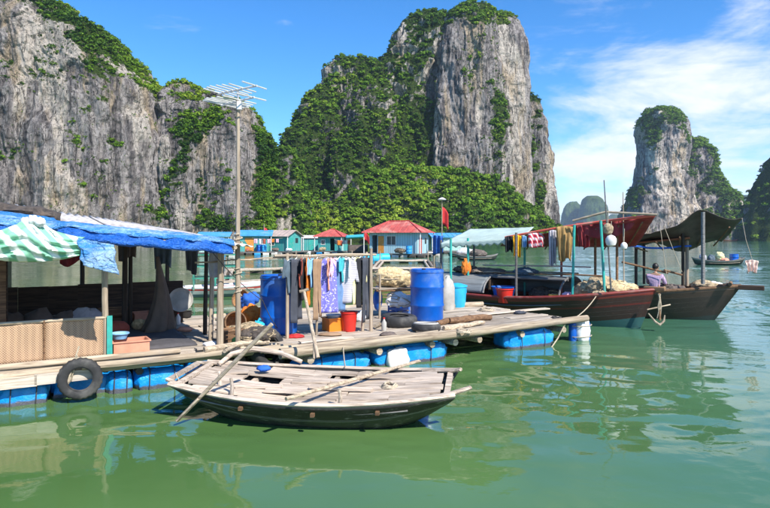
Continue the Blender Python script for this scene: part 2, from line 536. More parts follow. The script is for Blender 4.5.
class Forest:
    def __init__(s): s.tri = []; s.tint = []
    def put(s, pts, rad, protos, zs=0.85, tint=None):
        n = len(pts)
        for i in range(n):
            tr = protos[rs.randint(len(protos))]
            a = rs.uniform(0, 6.283)
            ca, sa = math.cos(a), math.sin(a)
            M = np.array([[ca, sa, 0], [-sa, ca, 0], [0, 0, zs * rs.uniform(0.8, 1.3)]])
            s.tri.append(tr @ M * rad[i] + pts[i])
            b = tint[i] if tint is not None else rs.beta(2, 2.4)
            s.tint.append(np.clip(b + rs.uniform(-0.14, 0.14, len(tr)), 0, 1).repeat(3))
    def build(s, name, label, mat):
        T = np.concatenate(s.tri).reshape(-1, 3)
        me = bpy.data.meshes.new(name)
        n = len(T)
        me.vertices.add(n); me.loops.add(n); me.polygons.add(n // 3)
        me.vertices.foreach_set('co', T.astype(np.float32).ravel())
        me.loops.foreach_set('vertex_index', np.arange(n, dtype=np.int32))
        me.polygons.foreach_set('loop_start', np.arange(0, n, 3, dtype=np.int32))
        me.update(calc_edges=True)
        at = me.attributes.new('tint', 'FLOAT', 'POINT')
        at.data.foreach_set('value', np.concatenate(s.tint).astype(np.float32))
        me.materials.append(mat)
        o = bpy.data.objects.new(name, me); COL.objects.link(o)
        tag(o, label, None, None, 'stuff')
        print(name, n // 3, 'tris')
        return o

def karst(D, prof, nth=200, nz=110, depth=0.6, dmax=40.0, n=2.6, amp=1.0, unit=1.0, seed=1, veg=None, tone=0.0, dfront=0.0, pale_faces=()):
    """one limestone tower: plan rings lofted through a height profile and broken up by fluted, ledged noise"""
    prof = sorted(prof, key=lambda r: -r[0])
    ys = np.array([p[0] for p in prof], float); xl = np.array([p[1] for p in prof], float); xr = np.array([p[2] for p in prof], float)
    ytop, ybot = ys[-1], ys[0]
    tt = np.linspace(0, 1, nz)
    yy = ybot + (ytop - ybot) * (1 - (1 - tt) ** 1.15)
    L = np.interp(-yy, -ys, xl); Rr = np.interp(-yy, -ys, xr)
    s = D / FPX
    cx = ((L + Rr) / 2 - CXP) * s; hw = np.maximum((Rr - L) / 2 * s, 0.3)
    z = CAM_H + (HZ - yy) * s
    z[0] = -2.5
    hd = np.minimum(hw * depth, dmax * (0.6 + 0.4 * hw / hw.max()))
    # even steps along the plan outline, three times closer on the near side than behind
    tf = np.linspace(0, 2 * np.pi, 4001)
    e = 2.0 / n
    fx = np.sign(np.cos(tf)) * np.abs(np.cos(tf)) ** e; fy = np.sign(np.sin(tf)) * np.abs(np.sin(tf)) ** e
    asp = float(np.median(hd / hw))
    seg = np.hypot(np.diff(fx), np.diff(fy) * asp) * np.where(np.sin((tf[1:] + tf[:-1]) / 2) < 0.15, 3.0, 1.0)
    cum = np.concatenate([[0], np.cumsum(seg)])
    th = np.interp(np.linspace(0, cum[-1], nth, endpoint=False), cum, tf)
    ex = np.sign(np.cos(th)) * np.abs(np.cos(th)) ** e; ey = np.sign(np.sin(th)) * np.abs(np.sin(th)) ** e
    c, sn = ex / np.hypot(ex, ey), ey / np.hypot(ex, ey)
    X = cx[:, None] + hw[:, None] * ex[None]; Y = D + hd[:, None] * ey[None] + dfront * 0
    Z = np.repeat(z[:, None], nth, 1)
    P = np.stack([X, Y, Z], -1).reshape(-1, 3)
    q = P / unit
    w = np.stack([vnoise(q * 0.05, seed + 50), vnoise(q * 0.05, seed + 51), vnoise(q * 0.05, seed + 52)], 1) * 3.0
    q = q + w
    big = fbm(q * np.array([0.045, 0.045, 0.016]), 3, seed + 1, 0.6)
    flute = ridged(q * np.array([0.075, 0.075, 0.016]), 5, seed + 2, 0.62)
    fine = fbm(q * np.array([0.30, 0.30, 0.10]), 4, seed + 3, 0.55)
    ledge = vnoise(q * np.array([0.03, 0.03, 0.16]), seed + 4)
    def steps(nn, k):
        m = nn * k; f = np.floor(m); t = np.clip((m - f - 0.32) / 0.36, 0, 1)
        return (f + t * t * (3 - 2 * t)) / k
    blk = steps(fbm(q * np.array([0.085, 0.085, 0.022]) + 31, 3, seed + 12, 0.55), 3.0)
    brk = steps(fbm(q * np.array([0.11, 0.11, 0.13]) + 7, 3, seed + 14, 0.6), 2.5)
    d = amp * unit * (3.2 * big + 1.9 * flute + 0.9 * fine + 0.6 * ledge + 2.6 * blk + 1.5 * brk)
    edge = np.repeat(np.clip(hw / hw.max() * 2.5, 0.15, 1)[:, None], nth, 1).ravel()
    dirx = np.repeat(c[None], nz, 0).ravel(); diry = np.repeat(sn[None], nz, 0).ravel()
    P[:, 0] += dirx * d * edge * 0.8; P[:, 1] += diry * d * edge
    P[:, 2] += amp * unit * (1.0 * fbm(q * 0.12, 3, seed + 9)) * np.repeat(np.clip(tt * 3, 0, 1)[:, None], nth, 1).ravel()
    G3 = P.reshape(nz, nth, 3)
    dz = np.gradient(G3, axis=0); dt = np.roll(G3, -1, 1) - np.roll(G3, 1, 1)
    N = np.cross(dt, dz); N /= np.linalg.norm(N, axis=-1)[..., None] + 1e-9
    # projected position as seen in the photograph's frame, to say where the woods grow
    px = CXP + P[:, 0] / P[:, 1] * FPX; py = HZ - (P[:, 2] - CAM_H) / P[:, 1] * FPX
    up = N.reshape(-1, 3)[:, 2]
    clump = fbm(P / unit * np.array([0.07, 0.07, 0.045]), 3, seed + 21)
    v = 0.9 * (up - 0.25) + 0.60 * clump - 0.25 * flute + 0.27
    if veg is not None: v = v + veg(px, py)
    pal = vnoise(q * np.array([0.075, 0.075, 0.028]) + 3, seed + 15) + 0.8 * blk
    sc_s = sum((ell(px, py, *e) for e in pale_faces), 0 * px) + 0.0
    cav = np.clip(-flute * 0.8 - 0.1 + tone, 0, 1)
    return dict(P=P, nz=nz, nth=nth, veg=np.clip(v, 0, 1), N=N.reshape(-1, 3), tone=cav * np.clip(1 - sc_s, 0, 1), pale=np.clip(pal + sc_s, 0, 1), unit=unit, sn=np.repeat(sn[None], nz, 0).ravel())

def build_island(name, label, bodies, mat=ROCK):
    Vs, Fs, vg, tn, un = [], [], [], [], []
    o = 0
    for b in bodies:
        nz, nth = b['nz'], b['nth']
        idx = np.arange(nz * nth).reshape(nz, nth)
        F = np.stack([idx[:-1], np.roll(idx[:-1], -1, 1), np.roll(idx[1:], -1, 1), idx[1:]], -1).reshape(-1, 4)
        Fs += (F + o).tolist()
        Fs.append((idx[-1] + o).tolist())
        Vs.append(b['P']); vg.append(b['veg']); tn.append(b['tone']); un.append(np.full((nz * nth, 3), b['unit']))
        o += nz * nth
    me = bpy.data.meshes.new(name)
    me.from_pydata(np.concatenate(Vs).tolist(), [], Fs)
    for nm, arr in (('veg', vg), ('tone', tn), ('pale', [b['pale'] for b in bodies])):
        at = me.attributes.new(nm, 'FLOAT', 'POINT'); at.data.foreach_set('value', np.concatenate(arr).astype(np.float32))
    at = me.attributes.new('unit', 'FLOAT_VECTOR', 'POINT'); at.data.foreach_set('vector', np.concatenate(un).astype(np.float32).ravel())
    me.polygons.foreach_set('use_smooth', [True] * len(me.polygons))
    me.set_sharp_from_angle(angle=R(55))
    me.materials.append(mat); me.update()
    ob = bpy.data.objects.new(name, me); COL.objects.link(ob)
    tag(ob, label, None, None, 'structure')
    return ob

def grow(forest, b, count, rmin, rmax, protos, thr=0.38, lift=0.25, back=0.45, tint_shift=0.0):
    nz, nth = b['nz'], b['nth']
    G3 = b['P'].reshape(nz, nth, 3); vg = b['veg'].reshape(nz, nth)
    a = G3[:-1]; bb = np.roll(G3, -1, 1)[:-1]; cc = G3[1:]
    area = np.linalg.norm(np.cross(bb - a, cc - a), axis=-1)
    w = area * np.clip((vg[:-1] - thr) / 0.25, 0, 1) * (b['sn'].reshape(nz, nth)[:-1] < back) * (a[..., 2] > 0.2)
    # foliage reads by its projected area: steep walls carry it too
    if w.sum() <= 0: return
    p = (w / w.sum()).ravel()
    k = rs.choice(len(p), count, p=p)
    i, j = k // nth, k % nth
    u, v = rs.uniform(0, 1, (2, count, 1))
    pts = a[i, j] + (bb[i, j] - a[i, j]) * u + (cc[i, j] - a[i, j]) * v
    N = b['N'].reshape(nz, nth, 3)[i, j]
    rad = (rmin + (rmax - rmin) * rs.beta(1.4, 2.6, count)) * (0.55 + 0.45 * np.clip((vg[i, j] - thr) / 0.3, 0, 1))
    pts = pts + N * (rad * lift)[:, None]
    pts[:, 2] = np.maximum(pts[:, 2], rad * 0.7)
    tn = 0.50 + 0.40 * fbm(pts * 0.030 / b['unit'], 3, 77) + rs.normal(0, 0.14, count) + tint_shift
    forest.put(pts, rad, protos, tint=np.clip(tn, 0.02, 1))

def ell(px, py, cx, cy, rx, ry, v):
    return v * np.clip(1.6 - 1.6 * np.sqrt(((px - cx) / rx) ** 2 + ((py - cy) / ry) ** 2), 0, 1)

PRO = [crown_proto(115) for _ in range(10)]
PRO_S = [crown_proto(55) for _ in range(8)]

# main mountain, straight ahead
D0 = 300
def veg_tower(px, py):
    v = 0.0 + 0 * px
    v = v - 0.45 * np.clip((px - 505) / 8, 0, 1) * np.clip((530 - px) / 6, 0, 1)
    v = v - ell(px, py, 455, 110, 26, 90, 0.32) - ell(px, py, 478, 120, 9, 80, 0.25)
    return v + ell(px, py, 476, 10, 40, 16, 0.5) + ell(px, py, 497, 130, 9, 70, 0.42) + ell(px, py, 470, 60, 20, 50, 0.25) + np.clip((py - 176) / 20, 0, 0.8)
def veg_mid(px, py): return 0.58 + np.clip((py - 90) / 90, 0, 0.5) - ell(px, py, 402, 40, 9, 22, 0.4) - ell(px, py, 436, 100, 12, 90, 0.35)
def veg_leftsh(px, py): return 0.62 + np.clip((py - 90) / 90, 0, 0.5) - ell(px, py, 326, 95, 10, 28, 0.35) - ell(px, py, 345, 130, 14, 30, 0.2)
tower = karst(D0 - 4, [(6, 466, 483), (9, 459, 488), (16, 449, 494), (20, 446, 497), (35, 443, 499), (57, 440, 500), (90, 438, 502), (130, 436, 504), (180, 430, 506), (240, 425, 512)],
              nth=300, nz=190, depth=0.85, n=3.0, amp=0.75, seed=11, veg=veg_tower, pale_faces=((478, 150, 7, 60, .7), (462, 130, 5, 50, .5)))
tower2 = karst(D0 + 3, [(14, 500, 508), (17, 494, 514), (22, 490, 519), (33, 487, 523), (57, 485, 526), (90, 484, 528), (130, 482, 529), (190, 480, 531), (240, 476, 536)],
              nth=260, nz=190, depth=1.0, n=3.4, amp=0.5, seed=19, veg=lambda px, py: -0.12 + ell(px, py, 506, 18, 26, 10, 0.5) + ell(px, py, 494, 110, 7, 90, 0.6) + ell(px, py, 494, 190, 12, 40, 0.5) + np.clip((py - 196) / 20, 0, 0.8) - 0.3 * np.clip((px - 506) / 8, 0, 1), pale_faces=((517, 110, 10, 95, .8),))  # right column: sunlit side painted paler, along with its bare pale rock
mid = karst(D0 + 4, [(12, 425, 440), (17, 414, 446), (24, 403, 452), (38, 394, 456), (52, 390, 460), (100, 380, 462), (160, 362, 470), (240, 345, 480)],
            nth=240, nz=140, depth=0.6, n=2.4, amp=1.25, seed=23, veg=veg_mid)
leftsh = karst(D0 - 4, [(57, 342, 364), (61, 334, 378), (71, 325, 388), (90, 320, 394), (106, 314, 400), (125, 300, 406), (150, 287, 412), (190, 272, 424), (240, 252, 440)],
               nth=260, nz=140, depth=0.5, n=2.3, amp=1.4, seed=37, veg=veg_leftsh)
sliver = karst(D0 + 12, [(96, 526, 531), (104, 522, 538), (116, 518, 543), (132, 514, 548), (147, 510, 552), (190, 508, 555), (218, 505, 556), (240, 500, 558)],
               nth=140, nz=90, depth=0.8, n=2.6, amp=0.75, seed=41,
               veg=lambda px, py: 0.52 - 1.0 * np.clip((px - 541 - (py - 140) * 0.05) / 5, 0, 1), pale_faces=((547, 190, 7, 50, .9),))
foot = karst(D0 - 14, [(168, 400, 440), (178, 360, 492), (190, 335, 512), (204, 305, 528), (220, 285, 545), (240, 250, 556)],
             nth=240, nz=50, depth=0.33, n=2.1, amp=0.9, seed=53, veg=lambda px, py: 0.75 + 0 * px)
knob = karst(D0 - 40, [(147, 277, 287), (155, 272, 293), (168, 264, 298), (196, 258, 306), (240, 250, 320)],
             nth=120, nz=70, depth=0.7, n=2.3, amp=0.6, seed=61, veg=lambda px, py: 0.22 + np.clip((py - 160) / 40, 0, 0.5))
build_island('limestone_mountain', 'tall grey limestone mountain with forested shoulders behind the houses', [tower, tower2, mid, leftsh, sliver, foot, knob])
fo = Forest()
grow(fo, tower, 900, 0.8, 2.4, PRO_S, thr=0.36)
grow(fo, tower, 1500, 0.3, 1.0, PRO_S, thr=0.0)
grow(fo, tower2, 420, 0.7, 2.0, PRO_S, thr=0.36)
grow(fo, tower2, 420, 0.3, 0.8, PRO_S, thr=0.0)
grow(fo, mid, 900, 0.9, 2.6, PRO)
grow(fo, mid, 5200, 0.3, 1.2, PRO_S, thr=0.25, lift=0.5)
grow(fo, leftsh, 1000, 0.9, 2.6, PRO)
grow(fo, leftsh, 5600, 0.3, 1.2, PRO_S, thr=0.25, lift=0.5)
grow(fo, sliver, 420, 0.9, 2.4, PRO_S)
grow(fo, foot, 1100, 1.1, 3.4, PRO, thr=0.2, tint_shift=0.12)
grow(fo, foot, 3000, 0.4, 1.4, PRO_S, thr=0.2, lift=0.9, tint_shift=0.18)
grow(fo, knob, 420, 1.0, 2.6, PRO, tint_shift=0.08)
fo.build('mountain_forest', 'dense green jungle covering the middle limestone mountain', LEAF)

# left cliff, nearer
def veg_l1(px, py):
    yo = np.interp(px, [-50, 35, 63, 86, 109, 131, 149, 165], [-30, 0, 11, 25, 43, 70, 88, 97])
    v = -0.22 + 0.75 * np.clip(1 - (py - yo) / (14 + 34 * np.clip((px - 30) / 40, 0, 1) * np.clip((125 - px) / 30, 0, 1)), 0, 1)
    v = v + ell(px, py, 12, 150, 40, 20, 1.0) + ell(px, py, 70, 190, 30, 10, 0.3) + ell(px, py, 92, 75, 26, 50, 0.62) + ell(px, py, 118, 150, 16, 30, 0.35) + ell(px, py, 150, 215, 30, 14, 0.9)
    return v
def veg_l2(px, py):
    v = -0.22 + ell(px, py, 188, 130, 26, 26, 0.5) + ell(px, py, 205, 115, 30, 12, 0.4)
    t = np.clip((py - 130) / 90, 0, 1)
    v = v + 0.85 * np.clip(1 - np.abs(px - (192 - 42 * t)) / 20, 0, 1) * (py > 120)
    v = v + 0.9 * np.clip((px - 250) / 10, 0, 1) + ell(px, py, 222, 222, 46, 12, 0.8)
    return v
cliff_a = karst(190, [(-75, -110, -60), (-40, -140, -8), (-18, -150, 18), (0, -155, 36), (11, -160, 62), (25, -162, 86), (43, -164, 108), (70, -166, 131), (88, -168, 149), (97, -170, 163), (130, -172, 174), (180, -174, 180), (241, -176, 186)],
                nth=560, nz=200, depth=0.42, dmax=30, n=4.2, amp=0.95, unit=0.75, seed=71, veg=veg_l1, pale_faces=((46, 78, 11, 44, .9), (59, 104, 12, 50, .9), (112, 168, 8, 40, .7), (122, 112, 12, 16, .7), (100, 190, 10, 30, .5), (20, 90, 9, 50, .5)))
cliff_b = karst(186, [(84, 173, 184), (88, 166, 201), (93, 161, 214), (101, 155, 233), (109, 150, 247), (120, 147, 254), (136, 144, 262), (152, 142, 265), (200, 140, 267), (241, 134, 272)],
                nth=260, nz=140, depth=0.5, n=3.2, amp=0.9, unit=0.75, seed=83, veg=veg_l2)
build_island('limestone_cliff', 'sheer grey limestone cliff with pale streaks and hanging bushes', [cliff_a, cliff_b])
fo = Forest()
grow(fo, cliff_a, 2400, 0.5, 1.6, PRO_S, thr=0.3)
grow(fo, cliff_a, 3000, 0.18, 0.6, PRO_S, thr=-0.05)
grow(fo, cliff_b, 1400, 0.18, 0.6, PRO_S, thr=-0.05)
grow(fo, cliff_b, 1900, 0.5, 1.7, PRO_S, thr=0.3)
fo.build('cliff_forest', 'bushes and small trees growing on the grey cliff face', LEAF)

# right-hand tower island
k1 = karst(600, [(109, 655, 668), (112, 646, 675), (116, 642, 679), (125, 638, 684), (142, 636, 686), (170, 636, 688), (194, 630, 690), (213, 627, 692), (240, 622, 696)],
           nth=220, nz=120, depth=0.8, n=2.8, amp=0.8, unit=1.6, seed=91,
           veg=lambda px, py: -0.16 + ell(px, py, 662, 118, 34, 42, 0.75) + ell(px, py, 634, 190, 12, 40, 0.4) - ell(px, py, 665, 190, 20, 50, 0.25))
k2 = karst(618, [(138, 689, 700), (142, 685, 704), (151, 682, 710), (170, 680, 713), (187, 678, 720), (196, 677, 733), (208, 676, 738), (220, 674, 742), (240, 670, 746)],
           nth=160, nz=80, depth=0.7, n=2.4, amp=0.8, unit=1.6, seed=97, veg=lambda px, py: 0.55 - ell(px, py, 704, 158, 5, 14, 0.5))
build_island('limestone_tower', 'square limestone tower island with a wooded hill behind it', [k1, k2])
k3 = karst(430, [(96, 830, 880), (140, 782, 930), (165, 768, 960), (185, 762, 980), (197, 755, 990), (210, 748, 1000), (225, 743, 1010), (240, 740, 1020)],
           nth=160, nz=90, depth=0.5, n=2.6, amp=0.7, unit=1.2, seed=103, veg=lambda px, py: 0.30 + 0.4 * np.clip((215 - py) / 20, 0, 1))
build_island('limestone_headland', 'dark limestone headland at the edge of the bay', [k3])
fo = Forest()
grow(fo, k1, 350, 0.8, 1.6, PRO_S, thr=0.05)
grow(fo, k1, 620, 1.6, 3.6, PRO_S)
grow(fo, k2, 900, 1.8, 4.2, PRO_S)
grow(fo, k3, 500, 1.4, 3.2, PRO_S)
fo.build('island_forest', 'bushes growing on the limestone islands across the bay', LEAF)
f1 = karst(2600, [(201, 569, 577), (204, 566, 581), (209, 563, 584), (216, 561, 587), (241, 556, 595)], nth=90, nz=40, depth=0.7, amp=0.6, unit=7, seed=111, veg=lambda px, py: 1.6 + 0 * px)
f2 = karst(2500, [(196, 589, 598), (199, 586, 603), (206, 583, 606), (220, 580, 608), (241, 574, 613)], nth=80, nz=40, depth=0.7, amp=0.5, unit=7, seed=113, veg=lambda px, py: 1.6 + 0 * px)
f3 = karst(2200, [(195, 745, 757), (199, 742, 762), (208, 738, 768), (222, 733, 775), (241, 726, 785)], nth=80, nz=40, depth=0.7, amp=0.5, unit=6, seed=117, veg=lambda px, py: 1.6 + 0 * px)
f4 = karst(3300, [(214, 612, 622), (219, 606, 630), (228, 598, 640), (241, 585, 655)], nth=60, nz=30, depth=0.7, amp=0.4, unit=7, seed=119, veg=lambda px, py: 1.6 + 0 * px)
build_island('far_island', 'distant twin-humped island fading into the haze', [f1, f2, f4])
build_island('far_island', 'distant rounded islet beside the dark headland', [f3])
# ------------------------------------------------------------------ materials for the things
M = {}
M['plank'] = wood('weathered_plank', (0.52, 0.44, 0.345), (0.24, 0.19, 0.145), obrand=0.32, grey=(0.37, 0.345, 0.31))
M['boat_plank'] = wood('boat_plank', (0.60, 0.49, 0.385), (0.26, 0.20, 0.15), obrand=0.26, grey=(0.38, 0.335, 0.29))
M['log'] = wood('stripped_log', (0.50, 0.405, 0.285), (0.22, 0.165, 0.115), obrand=0.25, scale=0.8, grey=(0.33, 0.295, 0.25))
M['log_z'] = wood('bare_post', (0.46, 0.37, 0.27), (0.22, 0.17, 0.12), axis='Z', obrand=0.15)
M['dark_post'] = wood('dark_post', (0.10, 0.075, 0.055), (0.035, 0.027, 0.02), axis='Z')
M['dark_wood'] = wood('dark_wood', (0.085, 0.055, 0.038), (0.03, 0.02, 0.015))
M['brown_wood'] = wood('brown_wood', (0.26, 0.15, 0.08), (0.11, 0.06, 0.035))
M['grey_wood'] = wood('grey_wood', (0.22, 0.21, 0.20), (0.10, 0.095, 0.09))
M['under'] = plain('damp_underside_timber', (0.06, 0.05, 0.04), 0.9)
def tarp_mat(name, col, fade, amt, rough):
    t = NT(name); v = t.tc.outputs['Object']
    n1 = t.noise(v, 3.2, 7, .65, .6); n2 = t.noise(t.map(v, (1, 1, 1.6)), 7.0, 4, .6, .8)
    cr = t.math('ABSOLUTE', t.math('SUBTRACT', n2, .5)); cr2 = t.math('ABSOLUTE', t.math('SUBTRACT', t.noise(v, 17.0, 3, .6, .5), .5))
    c = t.mix(t.rng(n1, .3, .7), tuple(x * .75 for x in col), col)
    c = t.mix(t.math('MULTIPLY', t.rng(t.noise(t.map(v, (.5, .5, 2.0)), 2.4, 6, .7, .4), .46, .64), amt), c, fade)
    c = t.mix(t.math('MULTIPLY', t.rng(cr, 0, .02, 1, 0), .12), c, fade)
    b = t.bump(t.math('ADD', t.rng(cr, 0, .14), t.math('MULTIPLY', t.rng(cr2, 0, .16), .45)), .8, .022)
    return t.done(c, rough, b, Specular_IOR_Level=.35)
M['tarp_blue'] = tarp_mat('blue_tarpaulin', (0.010, 0.12, 0.52), (0.12, 0.28, 0.56), .35, .5)
M['tarp_light'] = tarp_mat('faded_blue_tarpaulin', (0.045, 0.25, 0.62), (0.50, 0.64, 0.74), .55, .55)
def float_mat():
    t = NT('float_wrap'); v = t.tc.outputs['Object']
    n = t.noise(v, 5, 6, .65, .5); n2 = t.noise(v, 2.2, 6, .7); f = t.noise(v, 13, 3, .6, .6)
    c = t.mix(t.rng(n, .3, .7), (.003, .22, .62), (.005, .30, .74))
    c = t.mix(t.math('MULTIPLY', t.rng(n2, .54, .70), .25), c, (.26, .42, .50))
    sp = t.n.new('ShaderNodeSeparateXYZ'); t.l.new(t.geo.outputs['Position'], sp.inputs[0])
    w = t.math('ADD', sp.outputs[2], t.math('MULTIPLY', t.math('SUBTRACT', n, .5), .10))
    c = t.mix(t.rng(w, .035, .075, .9, 0), c, (.085, .06, .03))
    cr = t.math('ABSOLUTE', t.math('SUBTRACT', f, .5))
    return t.done(c, .42, t.bump(t.math('ADD', t.rng(cr, 0, .16), n), .35, .012), Specular_IOR_Level=.4)
M['float_blue'] = float_mat()
M['drum'] = plain('blue_drum_plastic', (0.003, 0.10, 0.46), 0.33, 0.12, 5, (0.16, 0.24, 0.36), 0.55, 0.05, 0.003)
M['drum_light'] = plain('light_blue_plastic', (0.03, 0.30, 0.66), 0.4, 0.15, 4)
M['rubber'] = plain('old_rubber', (0.028, 0.027, 0.027), 0.75, 0.3, 8, (0.16, 0.15, 0.13), 0.45, 0.3, 0.006)
M['turq'] = plain('turquoise_paint', (0.03, 0.36, 0.30), 0.5, 0.2, 9, (0.20, 0.26, 0.22), 0.6, obrand=0.1)
def boards(name, col, worn):
    t = NT(name); v = t.tc.outputs['Object']
    sp = t.n.new('ShaderNodeSeparateXYZ'); t.l.new(v, sp.inputs[0])
    u = t.math('MULTIPLY', t.math('ADD', sp.outputs[0], sp.outputs[1]), 3.2)
    fr = t.math('FRACT', u); seam = t.rng(t.math('ABSOLUTE', t.math('SUBTRACT', fr, .5)), .42, .49)
    wn_ = t.n.new('ShaderNodeTexWhiteNoise'); wn_.noise_dimensions = '1D'; t.l.new(t.math('FLOOR', u), wn_.inputs['W'])
    n = t.noise(t.map(v, (3, 3, .5)), 2.0, 6, .7)
    c = t.mix(t.math('MULTIPLY', wn_.outputs['Value'], .55), col, tuple(x * .6 for x in col))
    c = t.mix(t.math('MULTIPLY', t.rng(n, .48, .66), .75), c, worn)
    c = t.mix(t.math('MULTIPLY', seam, .7), c, (.03, .035, .03))
    return t.done(c, .7, t.bump(n, .3, .01))
M['turq_wall'] = boards('turquoise_boards', (0.05, 0.37, 0.35), (0.22, 0.33, 0.29))
M['pale_blue_wall'] = boards('pale_blue_boards', (0.36, 0.58, 0.64), (0.45, 0.48, 0.45))
M['mint_wall'] = boards('mint_boards', (0.38, 0.60, 0.53), (0.42, 0.44, 0.38))
M['red_roof'] = plain('red_roof_sheet', (0.46, 0.085, 0.07), 0.65, 0.3, 1.6, (0.50, 0.24, 0.19), 0.85)
M['blue_roof'] = plain('blue_roof_sheet', (0.07, 0.32, 0.55), 0.5, 0.2, 1.2, (0.35, 0.5, 0.6), 0.6)
M['tan_roof'] = plain('tan_roof_sheet', (0.42, 0.33, 0.28), 0.7, 0.25, 1.2, (0.25, 0.2, 0.17), 0.6)
M['fibre'] = plain('fibre_cement_sheet', (0.62, 0.57, 0.52), 0.8, 0.2, 3, (0.33, 0.29, 0.25), 0.6)
M['green_awning'] = plain('pale_green_awning', (0.46, 0.56, 0.49), 0.6, 0.15, 3, (0.30, 0.36, 0.31), 0.5)
M['orange_door'] = plain('orange_door', (0.60, 0.24, 0.035), 0.55, 0.2, 4)
M['red_door'] = plain('brick_red_door', (0.42, 0.085, 0.06), 0.55, 0.2, 4)
M['dark'] = plain('dark_interior', (0.02, 0.018, 0.016), 0.9)
M['glass'] = plain('window_glass', (0.03, 0.045, 0.05), 0.08, 0.2, 3)
M['white_paint'] = plain('white_paint', (0.72, 0.70, 0.66), 0.55, 0.12, 5, (0.4, 0.37, 0.33), 0.5)
M['foam'] = plain('white_foam', (0.78, 0.77, 0.74), 0.85, 0.1, 6, (0.45, 0.42, 0.36), 0.5, 0.4, 0.01)
M['steel'] = plain('dull_steel', (0.46, 0.46, 0.45), 0.38, 0.2, 8, metal=0.75)
M['alu'] = plain('aluminium', (0.70, 0.69, 0.66), 0.45, 0.15, 6, (0.4, 0.36, 0.3), 0.4, metal=0.3)
M['rope'] = plain('pale_rope', (0.46, 0.38, 0.27), 0.9, 0.3, 40, bump=0.6, bd=0.004)
M['rope_dark'] = plain('dark_rope', (0.06, 0.055, 0.05), 0.9, 0.3, 40)
M['net_tan'] = plain('tan_netting', (0.44, 0.34, 0.21), 0.95, 0.55, 14, (0.20, 0.14, 0.09), 0.6, 1.0, 0.03)
M['net_cream'] = plain('cream_netting', (0.66, 0.50, 0.27), 0.95, 0.4, 14, (0.30, 0.2, 0.12), 0.5, 1.0, 0.03)
M['net_dark'] = plain('dark_netting', (0.075, 0.06, 0.05), 0.95, 0.5, 16, (0.17, 0.12, 0.08), 0.6, 1.0, 0.03)
M['basket'] = plain('wicker', (0.36, 0.19, 0.08), 0.85, 0.4, 30, bump=0.9, bd=0.01)
M['skin'] = plain('skin', (0.40, 0.23, 0.15), 0.55, 0.1, 6)
M['hair'] = plain('dark_hair', (0.012, 0.010, 0.009), 0.5, 0.3, 40)
M['trouser'] = plain('dark_trouser_cloth', (0.03, 0.03, 0.045), 0.85)
def cloth(name, col, vary=0.2): 
    M[name] = plain(name + '_cloth', col, 0.85, vary, 7, None, 0, 0.3, 0.006); return M[name]
for nm, col in (('black', (0.014, 0.014, 0.017)), ('charcoal', (0.05, 0.055, 0.07)), ('slate', (0.085, 0.12, 0.15)), ('rust', (0.40, 0.085, 0.05)),
                ('sky', (0.22, 0.44, 0.68)), ('orange', (0.68, 0.19, 0.02)), ('brown', (0.30, 0.19, 0.11)), ('violet', (0.20, 0.19, 0.66)), ('pink', (0.68, 0.42, 0.52)),
                ('denim', (0.12, 0.22, 0.40)), ('grey', (0.42, 0.40, 0.43)), ('cream_yellow', (0.78, 0.70, 0.36)), ('maroon', (0.26, 0.03, 0.035)),
                ('yellow', (0.74, 0.44, 0.01)), ('white', (0.72, 0.72, 0.72)), ('olive', (0.33, 0.20, 0.07)), ('red', (0.50, 0.025, 0.025)), ('drab', (0.13, 0.10, 0.085)),
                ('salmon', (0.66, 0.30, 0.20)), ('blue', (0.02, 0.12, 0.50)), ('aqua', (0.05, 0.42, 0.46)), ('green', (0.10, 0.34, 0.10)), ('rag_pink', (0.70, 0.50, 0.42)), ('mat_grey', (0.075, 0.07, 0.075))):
    cloth(nm, col)
M['red_plastic'] = plain('red_plastic', (0.62, 0.03, 0.02), 0.35, 0.1, 4)
M['orange_plastic'] = plain('orange_plastic', (0.78, 0.21, 0.015), 0.38, 0.1, 4)
M['salmon_plastic'] = plain('salmon_plastic', (0.62, 0.27, 0.17), 0.45, 0.15, 5)
M['yellow_plastic'] = plain('yellow_plastic', (0.75, 0.48, 0.02), 0.4, 0.1, 4)
M['grey_plastic'] = plain('grey_plastic', (0.42, 0.40, 0.36), 0.5, 0.2, 4)
M['cyan_plastic'] = plain('cyan_plastic', (0.03, 0.42, 0.68), 0.42, 0.15, 4)

def striped(name, a, b, scale, direction='X', sharp=0.1):
    t = NT(name)
    v = t.tc.outputs['UV'] if False else t.tc.outputs['Object']
    w = t.wave(v, scale, 0.6, direction, 1)
    c = t.mix(t.rng(w, 0.5 - sharp, 0.5 + sharp), a, b)
    n = t.noise(v, 9, 4)
    return t.done(c, 0.75, t.bump(n, 0.3, 0.01))
M['stripe'] = striped('green_white_stripe', (0.20, 0.47, 0.31), (0.74, 0.80, 0.74), 2.3, 'DIAGONAL', 0.22)
def printed(name, base, spots, scale, lo=.55, hi=.62):
    t = NT(name); v = t.tc.outputs['Object']
    n = t.noise(v, scale, 2, .5, 1.0); w = t.noise(v, 6, 5)
    c = t.mix(t.rng(n, lo, hi), base, spots)
    return t.done(c, .85, t.bump(w, .35, .02))
M['print_violet'] = printed('printed_violet', (.17, .16, .60), (.55, .53, .80), 22)
M['print_pink'] = printed('printed_pink', (.68, .42, .52), (.75, .68, .66), 26)
M['stripe_grey'] = striped('striped_grey', (.38, .36, .40), (.55, .53, .56), 9, 'Z', .2)
M['pattern'] = striped('red_white_pattern', (0.55, 0.03, 0.06), (0.72, 0.62, 0.60), 4.0, 'DIAGONAL', 0.2)
M['check'] = None
